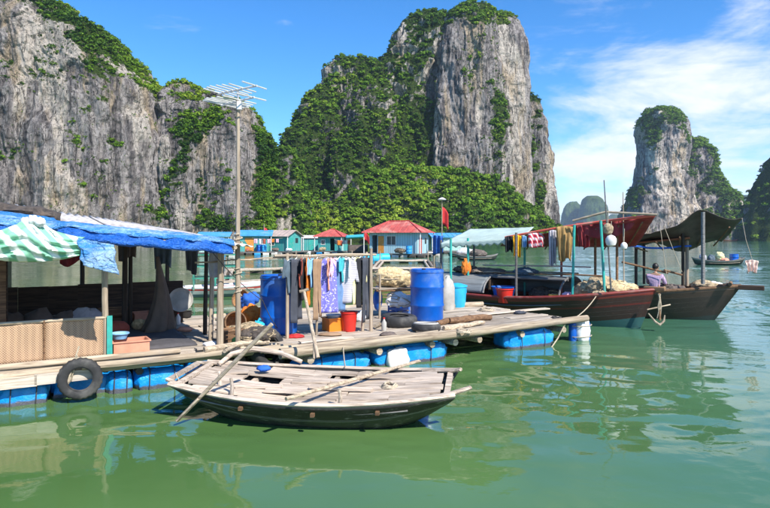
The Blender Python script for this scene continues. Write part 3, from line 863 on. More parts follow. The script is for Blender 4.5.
def check_mat():
    t = NT('purple_check_shirt')
    a = t.wave(t.tc.outputs['Object'], 7, 0.2, 'X', 0); b = t.wave(t.tc.outputs['Object'], 7, 0.2, 'Z', 0)
    c = t.mix(t.rng(a, 0.4, 0.6), (0.30, 0.17, 0.34), (0.50, 0.36, 0.48))
    c = t.mix(t.math('MULTIPLY', t.rng(b, 0.4, 0.6), 0.5), c, (0.62, 0.50, 0.60))
    return t.done(c, 0.85)
M['check'] = check_mat()
def mat_weave():
    t = NT('woven_bamboo_mat')
    v = t.tc.outputs['Object']
    a = t.wave(t.map(v, (1, 1, 1), rot=(0, R(45), 0)), 13, 0.5, 'X', 1)
    b = t.wave(t.map(v, (1, 1, 1), rot=(0, R(-45), 0)), 13, 0.5, 'X', 1)
    z = t.wave(v, 3.6, 1.2, 'X', 2)
    k = t.math('MULTIPLY', t.math('ADD', a, b), 0.5)
    c = t.mix(t.rng(k, 0.2, 0.8), (0.26, 0.155, 0.085), (0.48, 0.325, 0.205))
    c = t.mix(t.math('MULTIPLY', t.rng(z, 0.3, 0.8), 0.35), c, (0.56, 0.37, 0.22))
    n = t.noise(v, 2.2, 5, 0.6)
    c = t.mix(t.math('MULTIPLY', t.rng(n, 0.5, 0.7), 0.4), c, (0.36, 0.24, 0.15))
    return t.done(c, 0.8, t.bump(k, 0.8, 0.006))
M['weave'] = mat_weave()
def translucent(name, col, f=0.6):
    t = NT(name)
    n = t.noise(t.tc.outputs['Object'], 5, 4)
    c = t.mix(t.rng(n, 0.3, 0.7), tuple(x * 0.8 for x in col), col)
    m = t.done(c, 0.6)
    tr = t.n.new('ShaderNodeBsdfTranslucent'); t.l.new(c, tr.inputs['Color'])
    mx = t.n.new('ShaderNodeMixShader'); mx.inputs[0].default_value = f
    t.l.new(t.b.outputs[0], mx.inputs[1]); t.l.new(tr.outputs[0], mx.inputs[2]); t.l.new(mx.outputs[0], t.n['Material Output'].inputs[0])
    return m
M['sheet_plastic'] = translucent('milky_plastic_sheet', (0.62, 0.60, 0.45))
M['red_tarp'] = plain('red_tarp', (0.24, 0.014, 0.014), 0.6, 0.25, 4, (0.30, 0.08, 0.06), 0.4)
M['dark_tarp'] = plain('dark_grey_tarp', (0.085, 0.062, 0.048), 0.8, 0.3, 3, (0.15, 0.12, 0.09), 0.5)
M['net_cloth'] = translucent('brown_gauze', (0.24, 0.17, 0.12), 0.4)
def hull_mat(name, bands, wear=(0.25, 0.22, 0.18), amt=0.5):
    """paint bands that follow the hull's own height coordinate, worn in patches"""
    t = NT(name)
    a = t.n.new('ShaderNodeAttribute'); a.attribute_name = 'band'
    n = t.noise(t.map(t.tc.outputs['Object'], (1, 3, 5)), 2.4, 6, 0.7)
    v = t.math('ADD', a.outputs['Fac'], t.math('MULTIPLY', t.math('SUBTRACT', n, 0.5), 0.05))
    r = t.n.new('ShaderNodeValToRGB'); t.l.new(v, r.inputs[0])
    e = r.color_ramp; e.interpolation = 'CONSTANT'
    e.elements[0].position = 0; e.elements[0].color = (*bands[0][1], 1)
    e.elements[1].position = bands[1][0]; e.elements[1].color = (*bands[1][1], 1)
    for p, c in bands[2:]:
        x = e.elements.new(p); x.color = (*c, 1)
    n2 = t.noise(t.map(t.tc.outputs['Object'], (1, 4, 4)), 5.0, 6, 0.72)
    c = t.mix(t.math('MULTIPLY', t.rng(n2, 0.56, 0.68), amt), r.outputs[0], wear)
    return t.done(c, 0.5, t.bump(n2, 0.35, 0.01))

# ------------------------------------------------------------------ the rafts' own frame: u along the front edge, v away from it
ANG = R(31.8)
UX, UY = math.cos(ANG), math.sin(ANG)
ORI = Vector((-2.65, 9.64, 0))
def F(u, v, z=0.0): return Vector((ORI.x + u * UX - v * UY, ORI.y + u * UY + v * UX, z))
def uv_of(p):
    d = Vector((p[0], p[1], 0)) - ORI
    return d.x * UX + d.y * UY, -d.x * UY + d.y * UX
DECK = 0.50
def wig(n, a): return [random.uniform(-a, a) for _ in range(n)]
def log_pts(p0, p1, n=7, a=0.012):
    p0, p1 = Vector(p0), Vector(p1)
    return [p0.lerp(p1, i / (n - 1)) + Vector(wig(3, a)) for i in range(n)]
def add_log(root, p0, p1, r, m='log', name='log', n=9):
    mb = MB(); pts = log_pts(p0, p1, 7)
    mb.tube(pts, [r * (1.06 - 0.14 * i / 6 + random.uniform(-.03, .03)) for i in range(7)], n)
    return mb.build(name, M[m], root)

plank_meshes = {}
def plank_mesh(L, w, th, m, seed):
    k = (round(L, 1), round(w, 2), m, seed % 3)
    if k in plank_meshes: return plank_meshes[k]
    rnd = random.Random(sum(map(ord, repr(k))) * 31)
    mb = MB(); n = 4
    vs, fs = [], []
    for i in range(n + 1):
        x = -L / 2 + L * i / n
        e0, e1 = rnd.uniform(-.006, .006), rnd.uniform(-.006, .006)
        dz = rnd.uniform(-.006, .006)
        vs += [(x, -w / 2 + e0, dz), (x, w / 2 + e1, dz), (x, w / 2 + e1 - .006, dz + th), (x, -w / 2 + e0 + .006, dz + th)]
    for i in range(n):
        a = i * 4
        for j in range(4): fs.append((a + j, a + 4 + j, a + 4 + (j + 1) % 4, a + (j + 1) % 4))
    fs.append((0, 1, 2, 3)); fs.append((n * 4 + 3, n * 4 + 2, n * 4 + 1, n * 4))
    mb.add(vs, fs)
    plank_meshes[k] = mb.mesh('plank', M[m], 0)
    return plank_meshes[k]
def lay_planks(root, u0, u1, v0, v1, z, w=0.2, Ls=(1.8, 2.4, 3.0), m='plank', skip=0.0, th=0.03):
    v = v0; row = 0
    while v < v1 - 0.05:
        ww = w * random.choice((0.8, 1.0, 1.0, 1.2))
        u = u0 + random.uniform(-0.12, 0.05)
        while u < u1 - 0.15:
            L = min(random.choice(Ls), u1 - u + random.uniform(-0.02, 0.1))
            if random.random() >= skip:
                me = plank_mesh(L, round(ww, 2), th, m, random.randint(0, 9))
                obj_from(me, 'plank', root, (u + L / 2, v + ww / 2, z - th + random.uniform(-0.006, 0.008)), (random.uniform(-.012, .012), 0, random.uniform(-.008, .008)))
            u += L + random.uniform(0.005, 0.03)
        v += ww + random.uniform(0.006, 0.028); row += 1

def wrapped_float(root, c, size, seed, m='float_blue', rope=True):
    """a foam block or drum wrapped in tarpaulin and lashed"""
    mb = MB()
    mb.blob((0, 0, 0), size, 36, 20, 0.13, 3.0, seed, p=0.5)
    o = mb.build('float', M[m], root, 65, loc=c)
    if rope:
        rb = MB()
        for s in (-0.5, 0.45):
            pts = []
            for k in range(14):
                t = 2 * math.pi * k / 14
                cc, ss = math.cos(t), math.sin(t)
                e = lambda q: math.copysign(abs(q) ** 0.5, q)
                pts.append((size[0] * s + 0.02 * ss, size[1] * 1.06 * e(cc), size[2] * 1.06 * e(ss)))
            rb.tube(pts, 0.008, 5, True)
        rb.build('lashing', M['rope_dark'], o)
    return o

def px_u(px, v):
    """u at which the line v=const is seen at photo column px"""
    k = (px - CXP) / FPX
    bx, by = ORI.x - v * UY, ORI.y + v * UX
    return (k * by - bx) / (UX - k * UY)

# ================================================================== floating house on the left
house = thing('floating_house', 'open fronted floating house roofed with blue tarpaulins and fronted by woven mats', 'house', ORI, ANG)
lay_planks(house, -6.2, 0.95, 0.10, 4.5, DECK, 0.22)
add_log(house, (-6.3, 0.0, DECK - 0.09), (0.95, -0.02, DECK - 0.07), 0.075, n=12)
add_log(house, (-6.3, 0.13, DECK + 0.045), (-0.6, 0.10, DECK + 0.03), 0.045)
add_log(house, (-2.0, -0.14, DECK - 0.02), (1.15, -0.20, DECK - 0.01), 0.05)
for v in (0.5, 1.6, 2.7, 3.8, 4.4):
    add_log(house, (-6.3, v, DECK - 0.10), (0.95, v, DECK - 0.10), 0.06, 'under', 'joist', 6)
for u in (-6.0, -4.4, -2.8, -1.2, 0.4):
    add_log(house, (u, 0.05, DECK - 0.21), (u, 4.5, DECK - 0.21), 0.055, 'under', 'joist', 6)
sd_ = 3
for a, b, d in ((-60, -8, .0), (-3, 49, 0.0), (106, 131, 0.02), (134, 184, 0.0), (187, 222, 0.05)):
    ua, ub = px_u(a, 0.25), px_u(b, 0.25)
    wrapped_float(house, ((ua + ub) / 2, 0.30 + d, 0.05), ((ub - ua) / 2 + .01, 0.28, 0.25), sd_); sd_ += 1
wrapped_float(house, (px_u(82, 0.35), 0.42, 0.10), (0.40, 0.25, 0.20), 12)
for u in (-5.5, -3.8, -2.1, -0.5):
    wrapped_float(house, (u, 4.1, 0.08), (0.6, 0.28, 0.24), sd_, rope=False); sd_ += 1
# edge boards above the floats
for k, (ua, ub, zz) in enumerate(((-4.6, -2.55, 0.37), (-2.58, -1.75, 0.38), (-6.2, -4.64, 0.37))):
    mb = MB(); mb.box((0, 0, 0), (ub - ua, 0.035, 0.15)); mb.build('edge_board', M['plank'], house, loc=((ua + ub) / 2, -0.10, zz - 0.02))

def roof_z(u, v):
    f = 2.20 - 0.095 * u; b = 2.50 - 0.15 * u
    return f + (b - f) * v / 4.5
def post(root, u, v, z1, r=0.05, m='log_z', z0=DECK - 0.05, name='post', lean=(0, 0)):
    mb = MB()
    pts = [(u + lean[0] * t + random.uniform(-.006, .006), v + lean[1] * t + random.uniform(-.006, .006), z0 + (z1 - z0) * t) for t in (0, .25, .5, .75, 1)]
    mb.tube(pts, [r * (1.08 - 0.16 * t) for t in (0, .25, .5, .75, 1)], 9)
    o = mb.build(name, M[m], root)
    return o
def gp(x, y): return uv_of(G(x, y, DECK))
for x, y, r, m in ((106, 357, .045, 'log_z'), (220, 347, .055, 'log_z'), (211, 340, .04, 'log_z'), (205, 334, .038, 'dark_post'), (124, 333, .05, 'dark_post'), (130, 330, .04, 'dark_post')):
    u, v = gp(x, y)
    post(house, u, v, roof_z(u, v) - 0.08, r, m, lean=(random.uniform(-.03, .03), 0))
for u in (-5.6, -3.6, -1.6, 0.1):
    post(house, u, 4.35, roof_z(u, 4.35) - 0.08, 0.045, 'dark_post')
post(house, -5.6, 0.4, roof_z(-5.6, 0.4) - 0.08, 0.05)
for v in (0.38, 2.4, 4.35):
    add_log(house, (-6.1, v, roof_z(-6.1, v) - 0.07), (0.18, v, roof_z(0.18, v) - 0.07), 0.035, 'log', 'roof_beam')
for u in (-5.6, -4.4, -3.2, -2.0, -0.9, 0.2):
    add_log(house, (u, -0.2, roof_z(u, -0.2) - 0.03), (u, 4.6, roof_z(u, 4.6) - 0.03), 0.028, 'log', 'rafter')
for k in range(7):
    ua = -6.25 + k * 0.96
    mb = MB()
    def f(a, b, ua=ua): 
        u, v = ua + a * 0.99, -0.15 + b * 4.85
        return (u, v, roof_z(u, v) + 0.022 + 0.018 * math.sin(a * 2 * math.pi * 7) + 0.01 * (k % 2))
    mb.sheet(42, 6, f); mb.build('roof_sheet', M['fibre'], house, solid=0.008)
# woven mat front
mv = gp(106, 357)[1]
edges_u = [gp(109, 357)[0] - 0.07 - 0.785 * i for i in range(6)]
for i in range(5):
    ub, ua = edges_u[i], edges_u[i + 1]
    mb = MB()
    def f(a, b, w=ub - ua): return ((a - 0.5) * (w - 0.025), 0.012 * math.sin(a * 9 + i) * math.sin(b * 5), b * 0.60)
    mb.sheet(16, 8, f)
    mb.build('mat_panel', M['weave'], house, solid=0.012, loc=((ua + ub) / 2, mv - 0.02, DECK + 0.015))
    mb = MB(); mb.tube([(0, 0, 0), (0, 0, 0.62)], 0.014, 6); mb.build('batten', M['brown_wood'], house, loc=(ua, mv - 0.045, DECK))
mb = MB(); mb.tube(log_pts((edges_u[5], mv - 0.03, DECK + 0.625), (edges_u[0] + 0.05, mv - 0.03, DECK + 0.60), 6, .006), 0.022, 8); mb.build('mat_rail', M['log'], house)
mb = MB(); mb.box((0, 0, 0), (edges_u[0] - edges_u[5], 0.05, 0.05)); mb.build('mat_sill', M['plank'], house, loc=((edges_u[0] + edges_u[5]) / 2, mv - 0.06, DECK + 0.02))
mb = MB(); mb.box((0, 0, 0.31), (0.075, 0.03, 0.62)); mb.build('turquoise_board', M['turq'], house, loc=(gp(109, 357)[0], mv - 0.085, DECK + 0.01))
# inside: back half wall, side partition, floor mat platform
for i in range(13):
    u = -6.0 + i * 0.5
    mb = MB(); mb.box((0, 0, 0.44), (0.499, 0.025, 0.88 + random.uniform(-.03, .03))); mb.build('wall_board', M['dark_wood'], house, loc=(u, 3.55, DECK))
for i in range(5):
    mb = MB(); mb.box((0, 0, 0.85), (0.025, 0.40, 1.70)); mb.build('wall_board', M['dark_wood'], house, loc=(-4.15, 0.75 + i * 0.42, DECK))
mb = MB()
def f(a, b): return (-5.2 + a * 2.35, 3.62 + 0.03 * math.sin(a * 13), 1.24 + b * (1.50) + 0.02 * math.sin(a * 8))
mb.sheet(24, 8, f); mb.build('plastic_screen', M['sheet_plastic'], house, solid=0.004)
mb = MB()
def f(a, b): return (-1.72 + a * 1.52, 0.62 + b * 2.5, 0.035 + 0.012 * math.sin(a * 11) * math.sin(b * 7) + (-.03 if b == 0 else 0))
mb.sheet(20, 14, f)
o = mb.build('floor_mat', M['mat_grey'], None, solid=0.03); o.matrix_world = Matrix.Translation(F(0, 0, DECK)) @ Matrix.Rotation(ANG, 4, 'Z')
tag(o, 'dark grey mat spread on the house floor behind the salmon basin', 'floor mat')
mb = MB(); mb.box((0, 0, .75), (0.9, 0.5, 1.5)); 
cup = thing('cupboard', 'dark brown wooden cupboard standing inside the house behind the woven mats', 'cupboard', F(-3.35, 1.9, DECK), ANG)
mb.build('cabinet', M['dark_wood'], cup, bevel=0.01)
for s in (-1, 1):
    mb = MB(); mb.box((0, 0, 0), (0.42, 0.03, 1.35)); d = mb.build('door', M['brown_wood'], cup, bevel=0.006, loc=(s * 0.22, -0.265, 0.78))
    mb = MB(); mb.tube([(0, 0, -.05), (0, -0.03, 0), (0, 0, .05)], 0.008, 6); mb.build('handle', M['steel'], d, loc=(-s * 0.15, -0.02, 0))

# tarpaulins over the roof
def tarp(name, label, m, u0, u1, v0, v1, lift, nu, nv, drop=0.0, seed=0, wr=0.02, cat='tarpaulin', ragged=0.06):
    from mathutils import noise
    mb = MB()
    def f(a, b):
        u, v = u0 + (u1 - u0) * a, v0 + (v1 - v0) * b
        q = Vector((u * 1.1 + seed * 5, v * 4.5, seed))
        w = noise.noise(q) * wr * .6 + (abs(noise.noise(q * 2.7)) - .2) * wr * 0.7 + (abs(noise.noise(Vector((u * 9 + v * 6, v * 9 - u * 3, seed)))) - .2) * wr * .45
        e = ragged * noise.noise(Vector((u * 3.0, seed * 2.0, 1)))
        vv = v + (1 - b) * e
        z = roof_z(u, max(vv, -0.2)) + lift + w
        if vv < -0.2:
            k = -0.2 - vv
            z -= k * 1.0; vv = -0.2 - 0.12 * math.sin(min(k * 4, 1.5)) - 0.05 * noise.noise(Vector((u * 5, seed, 3)))
        return (u, vv, z - drop * (1 - b))
    mb.sheet(nu, nv, f)
    o = mb.build(name, M[m], None, 60, solid=0.006)
    o.matrix_world = Matrix.Translation(ORI) @ Matrix.Rotation(ANG, 4, 'Z')
    return tag(o, label, cat, 'tarpaulins over the house roof')
tarp('blue_tarp', 'deep blue tarpaulin hanging over the eave above the dark room', 'tarp_blue', -6.2, 0.12, -0.37, 1.1, 0.05, 220, 50, seed=1, wr=0.04)
tarp('blue_tarp', 'faded pale blue tarpaulin wrinkled along the roof edge', 'tarp_light', -3.6, 0.16, -0.26, 0.55, 0.085, 200, 36, seed=2, wr=0.045)
tarp('blue_tarp', 'creased pale tarpaulin folded over the left end of the eave', 'tarp_light', -6.0, -2.3, -0.30, 0.9, 0.10, 160, 40, seed=5, wr=0.05)
# rolled tarp under the eave
mb = MB()
pts = [F(-2.0 + 2.1 * i / 14, -0.33, roof_z(-2.0 + 2.1 * i / 14, -0.2) - 0.09 + 0.012 * math.sin(i * 1.3)) for i in range(15)]
mb.tube(pts, [0.040 + 0.008 * math.sin(i * 2.1) for i in range(15)], 14, jit=0.14)
tag(mb.build('rolled_tarp', M['tarp_blue'], None, 70), 'deep blue tarpaulin rolled up and tied along the eave', 'tarpaulin', 'tarpaulins over the house roof')
# crumpled blue corner
from mathutils import noise as MN
p0, p1 = W(80, 238, F(px_u(80, -.62), -.62).y), W(116, 245, F(px_u(116, -.62), -.62).y)
mb = MB()
def f(a, b):
    p = p0.lerp(p1, a)
    L = 0.36 + 0.10 * a
    w = MN.noise(Vector((a * 4, b * 3, 2))) * 0.05 + MN.noise(Vector((a * 9, b * 6, 5))) * 0.03
    return (p.x + b * 0.09 + w * 0.3, p.y - 0.05 - 0.06 * math.sin(b * 2.2) + w, p.z - b * L + 0.05 * a * b)
mb.sheet(22, 22, f)
tag(mb.build('blue_tarp', M['tarp_light'], None, 70, solid=0.006), 'crumpled bright blue tarpaulin corner dangling beside the striped cloth', 'tarpaulin', 'tarpaulins over the house roof')
# striped cloth bundle slung under the eave
mb = MB()
def f(a, b):
    xp = -14 + 98 * a
    top = 232 - 12 * math.exp(-((xp - 32) / 22) ** 2) + 0.10 * max(0, xp - 30)
    bot = 262 - 7 * ((xp - 28) / 55) ** 2
    y = top + (bot - top) * b
    bulge = 0.30 * math.sin(b * math.pi) ** 0.8 * (1 - 0.5 * ((xp - 30) / 60) ** 2)
    fold = 0.03 * math.sin(b * 22 + 5 * math.sin(a * 5)) + 0.05 * MN.noise(Vector((a * 7, b * 7, 1))) + 0.03 * MN.noise(Vector((a * 17, b * 19, 1)))
    p = W(xp, y, F(px_u(xp, -.60), -.60).y)
    return (p.x, p.y - bulge * .5 + fold, p.z)
mb.sheet(40, 26, f)
o = mb.build('striped_cloth', M['stripe'], None, 70, solid=0.008)
tag(o, 'green and white striped awning cloth bunched up and slung under the eave', 'cloth')
mb = MB(); 
for i in range(3): mb.blob(W(26 + 7 * i, 222 - i % 2 * 2, F(px_u(30, -.62), -.62).y), (0.065, 0.05, 0.06), 20, 12, 0.35, 3.0, i)
tag(mb.build('cloth_knot', M['white'], None, 70), 'white bunched knot of cloth on top of the striped awning', 'cloth')
# brown netting heap on the roof
mb = MB()
for i in range(7):
    u = -5.6 + i * 0.5
    mb.blob(F(u, 1.5 + random.uniform(-.15, .15), roof_z(u, 1.3) + 0.07), (0.40, 0.55, 0.16), 16, 8, 0.3, 2.5, i)
tag(mb.build('net_heap', M['net_dark'], None, 70), 'dark brown heap of netting lying on the house roof', 'net')
mb = MB(); mb.blob(F(-3.9, 1.3, roof_z(-3.9, 1.3) + 0.24), (0.35, 0.2, 0.09), 16, 8, 0.25, 2.5, 4)
tag(mb.build('folded_cloth', M['red'], None, 70), 'faded red cloth lying on top of the roof netting', 'cloth')

# things in and on the house
mb = MB()
def f(a, b):
    t = a * 2 * math.pi
    r = 0.05 + 0.36 * b ** 1.3
    r *= 1 + 0.22 * math.sin(t * 5 + b * 2) * b + 0.12 * math.sin(t * 3 + 1)
    return (r * math.cos(t) + .12 * math.sin(b * 3.1), r * 0.7 * math.sin(t), 1.42 * (1 - b) ** 1.15)
mb.sheet(48, 14, f)
o = mb.build('hanging_gauze', M['net_cloth'], None, 70, solid=0.006); o.scale = (.68, .68, 1.0); o.location = F(*gp(157, 333), DECK + 0.03); o.rotation_euler = (0, 0, 0.6)
tag(o, 'brown gauze drape tied up to the roof above the dark floor', 'drape')
def basin(name, label, m, p, r, h, tilt=None, cat='basin', sx=1.0, group=None):
    mb = MB()
    mb.lathe([(r * 0.72, 0), (r * 0.80, h * 0.3), (r, h), (r * 1.07, h + 0.006), (r * 1.07, h - 0.012), (r * 0.98, h - 0.008), (r * 0.76, h * 0.3), (r * 0.68, 0.02)], 28, sx=sx)
    t = thing(name, label, cat, p, ANG, group)
    if tilt: t.rotation_euler = tilt
    mb.build('bowl', M[m], t, 45)
    return t
p = W(181, 300, 12.6)
basin('metal_basin', 'round shiny metal basin leaning against the back wall of the house', 'grey_plastic', p, 0.235, 0.045, (R(78), 0, ANG - 0.35))
for i, (x, y, r, h, m, lab) in enumerate(((172, 321, .10, .16, 'steel', 'small dented steel cooking pot on the mat below the metal basin'), (186, 318, .12, .14, 'dark', 'sooty black cooking pot under the metal basin'), (137, 328, .05, .17, 'cyan_plastic', 'bright blue plastic cup on the dark floor near the drape'))):
    t = thing('cooking_pot' if i < 2 else 'plastic_cup', lab, 'pot' if i < 2 else 'cup', F(*gp(x, y), DECK + 0.02), 0)
    mb = MB(); mb.lathe([(r * .9, 0), (r, h * .2), (r, h), (r * 1.12, h), (r * .94, h - .01), (r * .9, .02)], 20); mb.build('body', M[m], t)
    mb = MB(); mb.tube([(r, 0, h * .8), (r + .05, 0, h * .75), (r + .05, 0, h * .5), (r, 0, h * .45)], .009, 6); mb.build('handle', M[m], t)
basin('enamel_basin', 'blue and white enamel basin beside the turquoise board', 'sky', F(*gp(120, 352), DECK + 0.21), 0.13, 0.09)
def crate(name, label, m, p, sx, sy, h, rz, cat='crate', slots=True):
    t = thing(name, label, cat, p, rz)
    mb = MB()
    e = 0.93
    mb.box((0, 0, 0.012), (sx * e, sy * e, 0.024))
    for s in (-1, 1):
        for k in range(3 if slots else 1):
            hh = h / 3 * 0.72 if slots else h
            z = (k + 0.45) * h / 3 if slots else h / 2
            ex = 1 - 0.07 * (1 - z / h)
            mb.box((0, s * sy / 2 * ex, z), (sx * ex, 0.014, hh)); mb.box((s * sx / 2 * ex, 0, z), (0.014, sy * ex - 0.016, hh))
        for q in (-1, 1): mb.box((s * sx * .47, q * sy * .465, h / 2), (0.03, 0.03, h * .98))
    mb.build('body', M[m], t)
    mb = MB()
    for s in (-1, 1):
        mb.box((0, s * (sy / 2 + .006), h), (sx + .04, 0.03, 0.022)); mb.box((s * (sx / 2 + .006), 0, h), (0.03, sy - .02, 0.022))
    mb.build('rim', M[m], t)
    return t
crate('salmon_basin', 'salmon pink rectangular plastic basin on the house deck edge', 'salmon_plastic', F(*gp(130, 352), DECK), 0.52, 0.36, 0.19, ANG, 'basin', False)
mb = MB(); mb.blob((0, 0, .04), (0.16, 0.08, 0.05), 14, 8, 0.25, 2, 3)
o = mb.build('orange_rag', M['salmon'], None, 70, loc=F(*gp(185, 333), DECK + 0.03)); tag(o, 'small orange rag lying on the dark floor mat', 'rag')
mb = MB()
def f(a, b): return (a * 0.9, 0.05 * math.sin(a * 9) + 0.03 * b, -b * (0.14 + 0.12 * a))
mb.sheet(14, 6, f); o = mb.build('red_cloth', M['red_tarp'], None, 70, solid=0.006); o.location = F(-1.35, 3.2, roof_z(-1.0, 3.2) - 0.10); o.rotation_euler = (0, 0, ANG)
tag(o, 'red cloth tucked under the house roof above the basin', 'cloth')
for i, (x, y, lab, m, ln) in enumerate(((216, 344, 'pale grey shirt hanging from the eave between two house posts', 'grey', 0.46),)):
    mb = MB()
    def f(a, b): return ((a - .5) * (0.20 + .06 * math.sin(b * 3)), 0.03 * math.sin(a * 14), -b * ln)
    mb.sheet(14, 8, f); u, v = gp(x, y)
    o = mb.build('hanging_shirt', M[m], None, 70, solid=0.01); o.location = F(u, v - .02, roof_z(u, v) - 0.14); o.rotation_euler = (0, 0, 0.1); tag(o, lab, 'shirt')
# heap of grey cloth behind the mats
mb = MB(); mb.blob((0, 0, 0.22), (0.34, 0.22, 0.34), 18, 12, 0.25, 1.8, 8)
o = mb.build('cloth_heap', M['grey'], None, 70, loc=F(*gp(88, 338), DECK)); tag(o, 'heap of grey cloth piled behind the woven mats', 'cloth')
mb = MB()
for k in range(5): mb.blob((-1.1 + k * .42, random.uniform(-.1, .1), 0.22), (0.28, 0.24, 0.28 + .05 * (k % 2)), 14, 8, 0.25, 2.2, k + 20)
o = mb.build('bundle_heap', M['drab'], None, 70, loc=F(-2.6, 2.6, DECK)); o.rotation_euler = (0, 0, ANG); tag(o, 'dark heap of bundles stacked inside the house below the plastic screen', 'bundle')

# washing and clutter inside the house
for k, (u, v, w_, l, m, lab) in enumerate(((-1.95, 2.3, .42, .62, 'maroon', 'dark maroon cloth hanging inside the house behind the white post'), (-.95, 2.9, .36, .5, 'drab', 'brown cloth hanging by the gauze drape inside the house'), (-.35, 2.6, .34, .55, 'slate', 'slate cloth hanging inside the house near the eave posts'),
                                        (-2.75, 2.0, .5, .45, 'olive', 'ochre cloth hanging over the mats at the dark end of the house'), (-.1, 1.4, .28, .5, 'charcoal', 'charcoal cloth hanging from the roof by the thin posts'))):
    mb = MB()
    def f(a, b): return ((a - .5) * w_ * (1 - .15 * b), .03 * math.sin(a * 17 + k) * (.4 + b), -b * l * (1 + .1 * math.sin(a * 5 + k)))
    mb.sheet(14, 10, f); o = mb.build('hanging_cloth', M[m], None, 70, solid=.01); o.location = F(u, v, roof_z(u, v) - .12); o.rotation_euler = (0, 0, ANG + .3 * math.sin(k * 2)); tag(o, lab, 'cloth')
for k, (u, v, h, sx, m, lab) in enumerate(((-1.15, 3.2, .42, .5, 'brown_wood', 'brown wooden box against the back wall of the house'), (-.62, 3.25, .3, .36, 'salmon_plastic', 'small salmon crate against the back wall of the house'), (-2.2, 2.9, .36, .5, 'grey_plastic', 'grey crate half hidden behind the double dark posts'))):
    crate('storage_crate', lab, m, F(u, v, DECK), sx, .34, h, ANG + .1 * k, 'crate', k == 0)
mb = MB()
for k in range(3): mb.blob((.16 * k, .02 * k, .10), (.14, .11, .12), 16, 9, .3, 2.4, k + 60)
o = mb.build('sack', M['net_cream'], None, 70, loc=F(-.75, 2.75, DECK + .02)); tag(o, 'pale lumpy sack on the dark mat under the drape', 'sack')
mb = MB(); mb.blob((0, 0, .12), (.26, .2, .14), 18, 10, .3, 2.4, 71)
o = mb.build('blanket', M['rust'], None, 70, loc=F(-1.25, 2.4, DECK + .02)); tag(o, 'crumpled rust coloured blanket at the back of the dark mat', 'blanket')
# ------------------------------------------------------------------ tyres
def tyre(label, p, R0, r, rot, group='old tyres used as fenders', white=False):
    t = thing('tyre', label, 'tyre', p, 0, group); t.rotation_euler = rot
    mb = MB(); n, m = 48, 14
    vs, fs = [], []
    for i in range(n):
        a = 2 * math.pi * i / n
        for j in range(m):
            b = 2 * math.pi * j / m
            cb, sb = math.cos(b), math.sin(b)
            e = lambda q, k: math.copysign(abs(q) ** k, q)
            rr = R0 + r * 0.95 * e(cb, 0.7)
            zz = r * 1.0 * e(sb, 0.6)
            if cb > 0.55 and i % 2: rr -= 0.012
            if cb < -0.8: rr += r * 0.55          # hollow on the inside
            vs.append((rr * math.cos(a), rr * math.sin(a), zz))
    for i in range(n):
        for j in range(m):
            fs.append((i * m + j, ((i + 1) % n) * m + j, ((i + 1) % n) * m + (j + 1) % m, i * m + (j + 1) % m))
    mb.add(vs, fs); mb.build('tread', M['rubber'], t, 50)
    mb = MB(); mb.tube([((R0 - r * .75) * math.cos(a), (R0 - r * .75) * math.sin(a), r * .55) for a in [2 * math.pi * k / 40 for k in range(40)]], 0.014, 6, True)
    mb.build('bead', M['rubber'], t)
    if white:
        mb = MB(); mb.tube([((R0 + r * .1) * math.cos(a), (R0 + r * .1) * math.sin(a), r * 1.0) for a in [2 * math.pi * k / 40 for k in range(40)]], 0.022, 6, True)
        mb.build('pale_ring', M['grey_plastic'], t)  # paler ring laid along the upper side of the tyre
    return t
p = F(px_u(80, -0.17), -0.19, 0.33)
tyre('large black tyre hung upright as a fender below the woven mats', p, 0.225, 0.075, (R(90), 0, ANG - 0.12))
mb = MB(); q = p + Vector((-0.02, -0.04, 0.33)); mb.tube([q, q + Vector((-.1, .03, -.35)), q + Vector((-.12, -.06, -.42)), q + Vector((0, .05, .12))], 0.012, 6)
tag(mb.build('fender_rope', M['rope'], None), 'short pale rope tying the large tyre fender to the house deck', 'rope')
tyre('black tyre standing on edge in front of the left blue drum', F(*uv_of(G(268, 352, 0.36)), 0.40), 0.30, 0.10, (R(74), 0.1, ANG + 0.5))
u, v = gp(399, 326); tyre('wide black tyre lying flat at the foot of the right blue drum', F(u, v, DECK + 0.12), 0.27, 0.11, (0.05, 0.04, 0))
u, v = gp(426, 331); tyre('small worn tyre with a pale ring lying nearest the raft edge', F(u, v, DECK + 0.075), 0.22, 0.07, (-0.06, 0.03, 0.4), white=True)

# ================================================================== working raft
raft = thing('work_raft', 'plank topped work raft floating on blue wrapped blocks', 'raft', ORI, ANG)
lay_planks(raft, 1.05, 7.75, -0.52, 4.2, DECK, 0.22, (1.6, 2.4, 3.2), skip=0.03)
add_log(raft, (0.75, -0.68, DECK - 0.035), (8.02, -0.62, DECK + 0.01), 0.082, n=12)
add_log(raft, (0.5, -0.50, DECK + 0.02), (3.9, -0.60, DECK + 0.045), 0.042)
add_log(raft, (5.4, 2.9, DECK + 0.06), (7.7, 2.5, DECK + 0.07), 0.075)
add_log(raft, (1.0, 4.25, DECK - 0.02), (7.8, 4.25, DECK - 0.02), 0.07)
for v in (0.3, 1.4, 2.5, 3.6):
    add_log(raft, (1.0, v, DECK - 0.11), (7.8, v, DECK - 0.11), 0.06, 'under', 'joist', 6)
for u in (1.3, 2.6, 3.8, 4.35, 4.9, 6.1, 7.3):
    add_log(raft, (u, -0.55 - random.uniform(0, .15), DECK - 0.19), (u, 4.2, DECK - 0.19), 0.06, 'log', 'joist', 9)
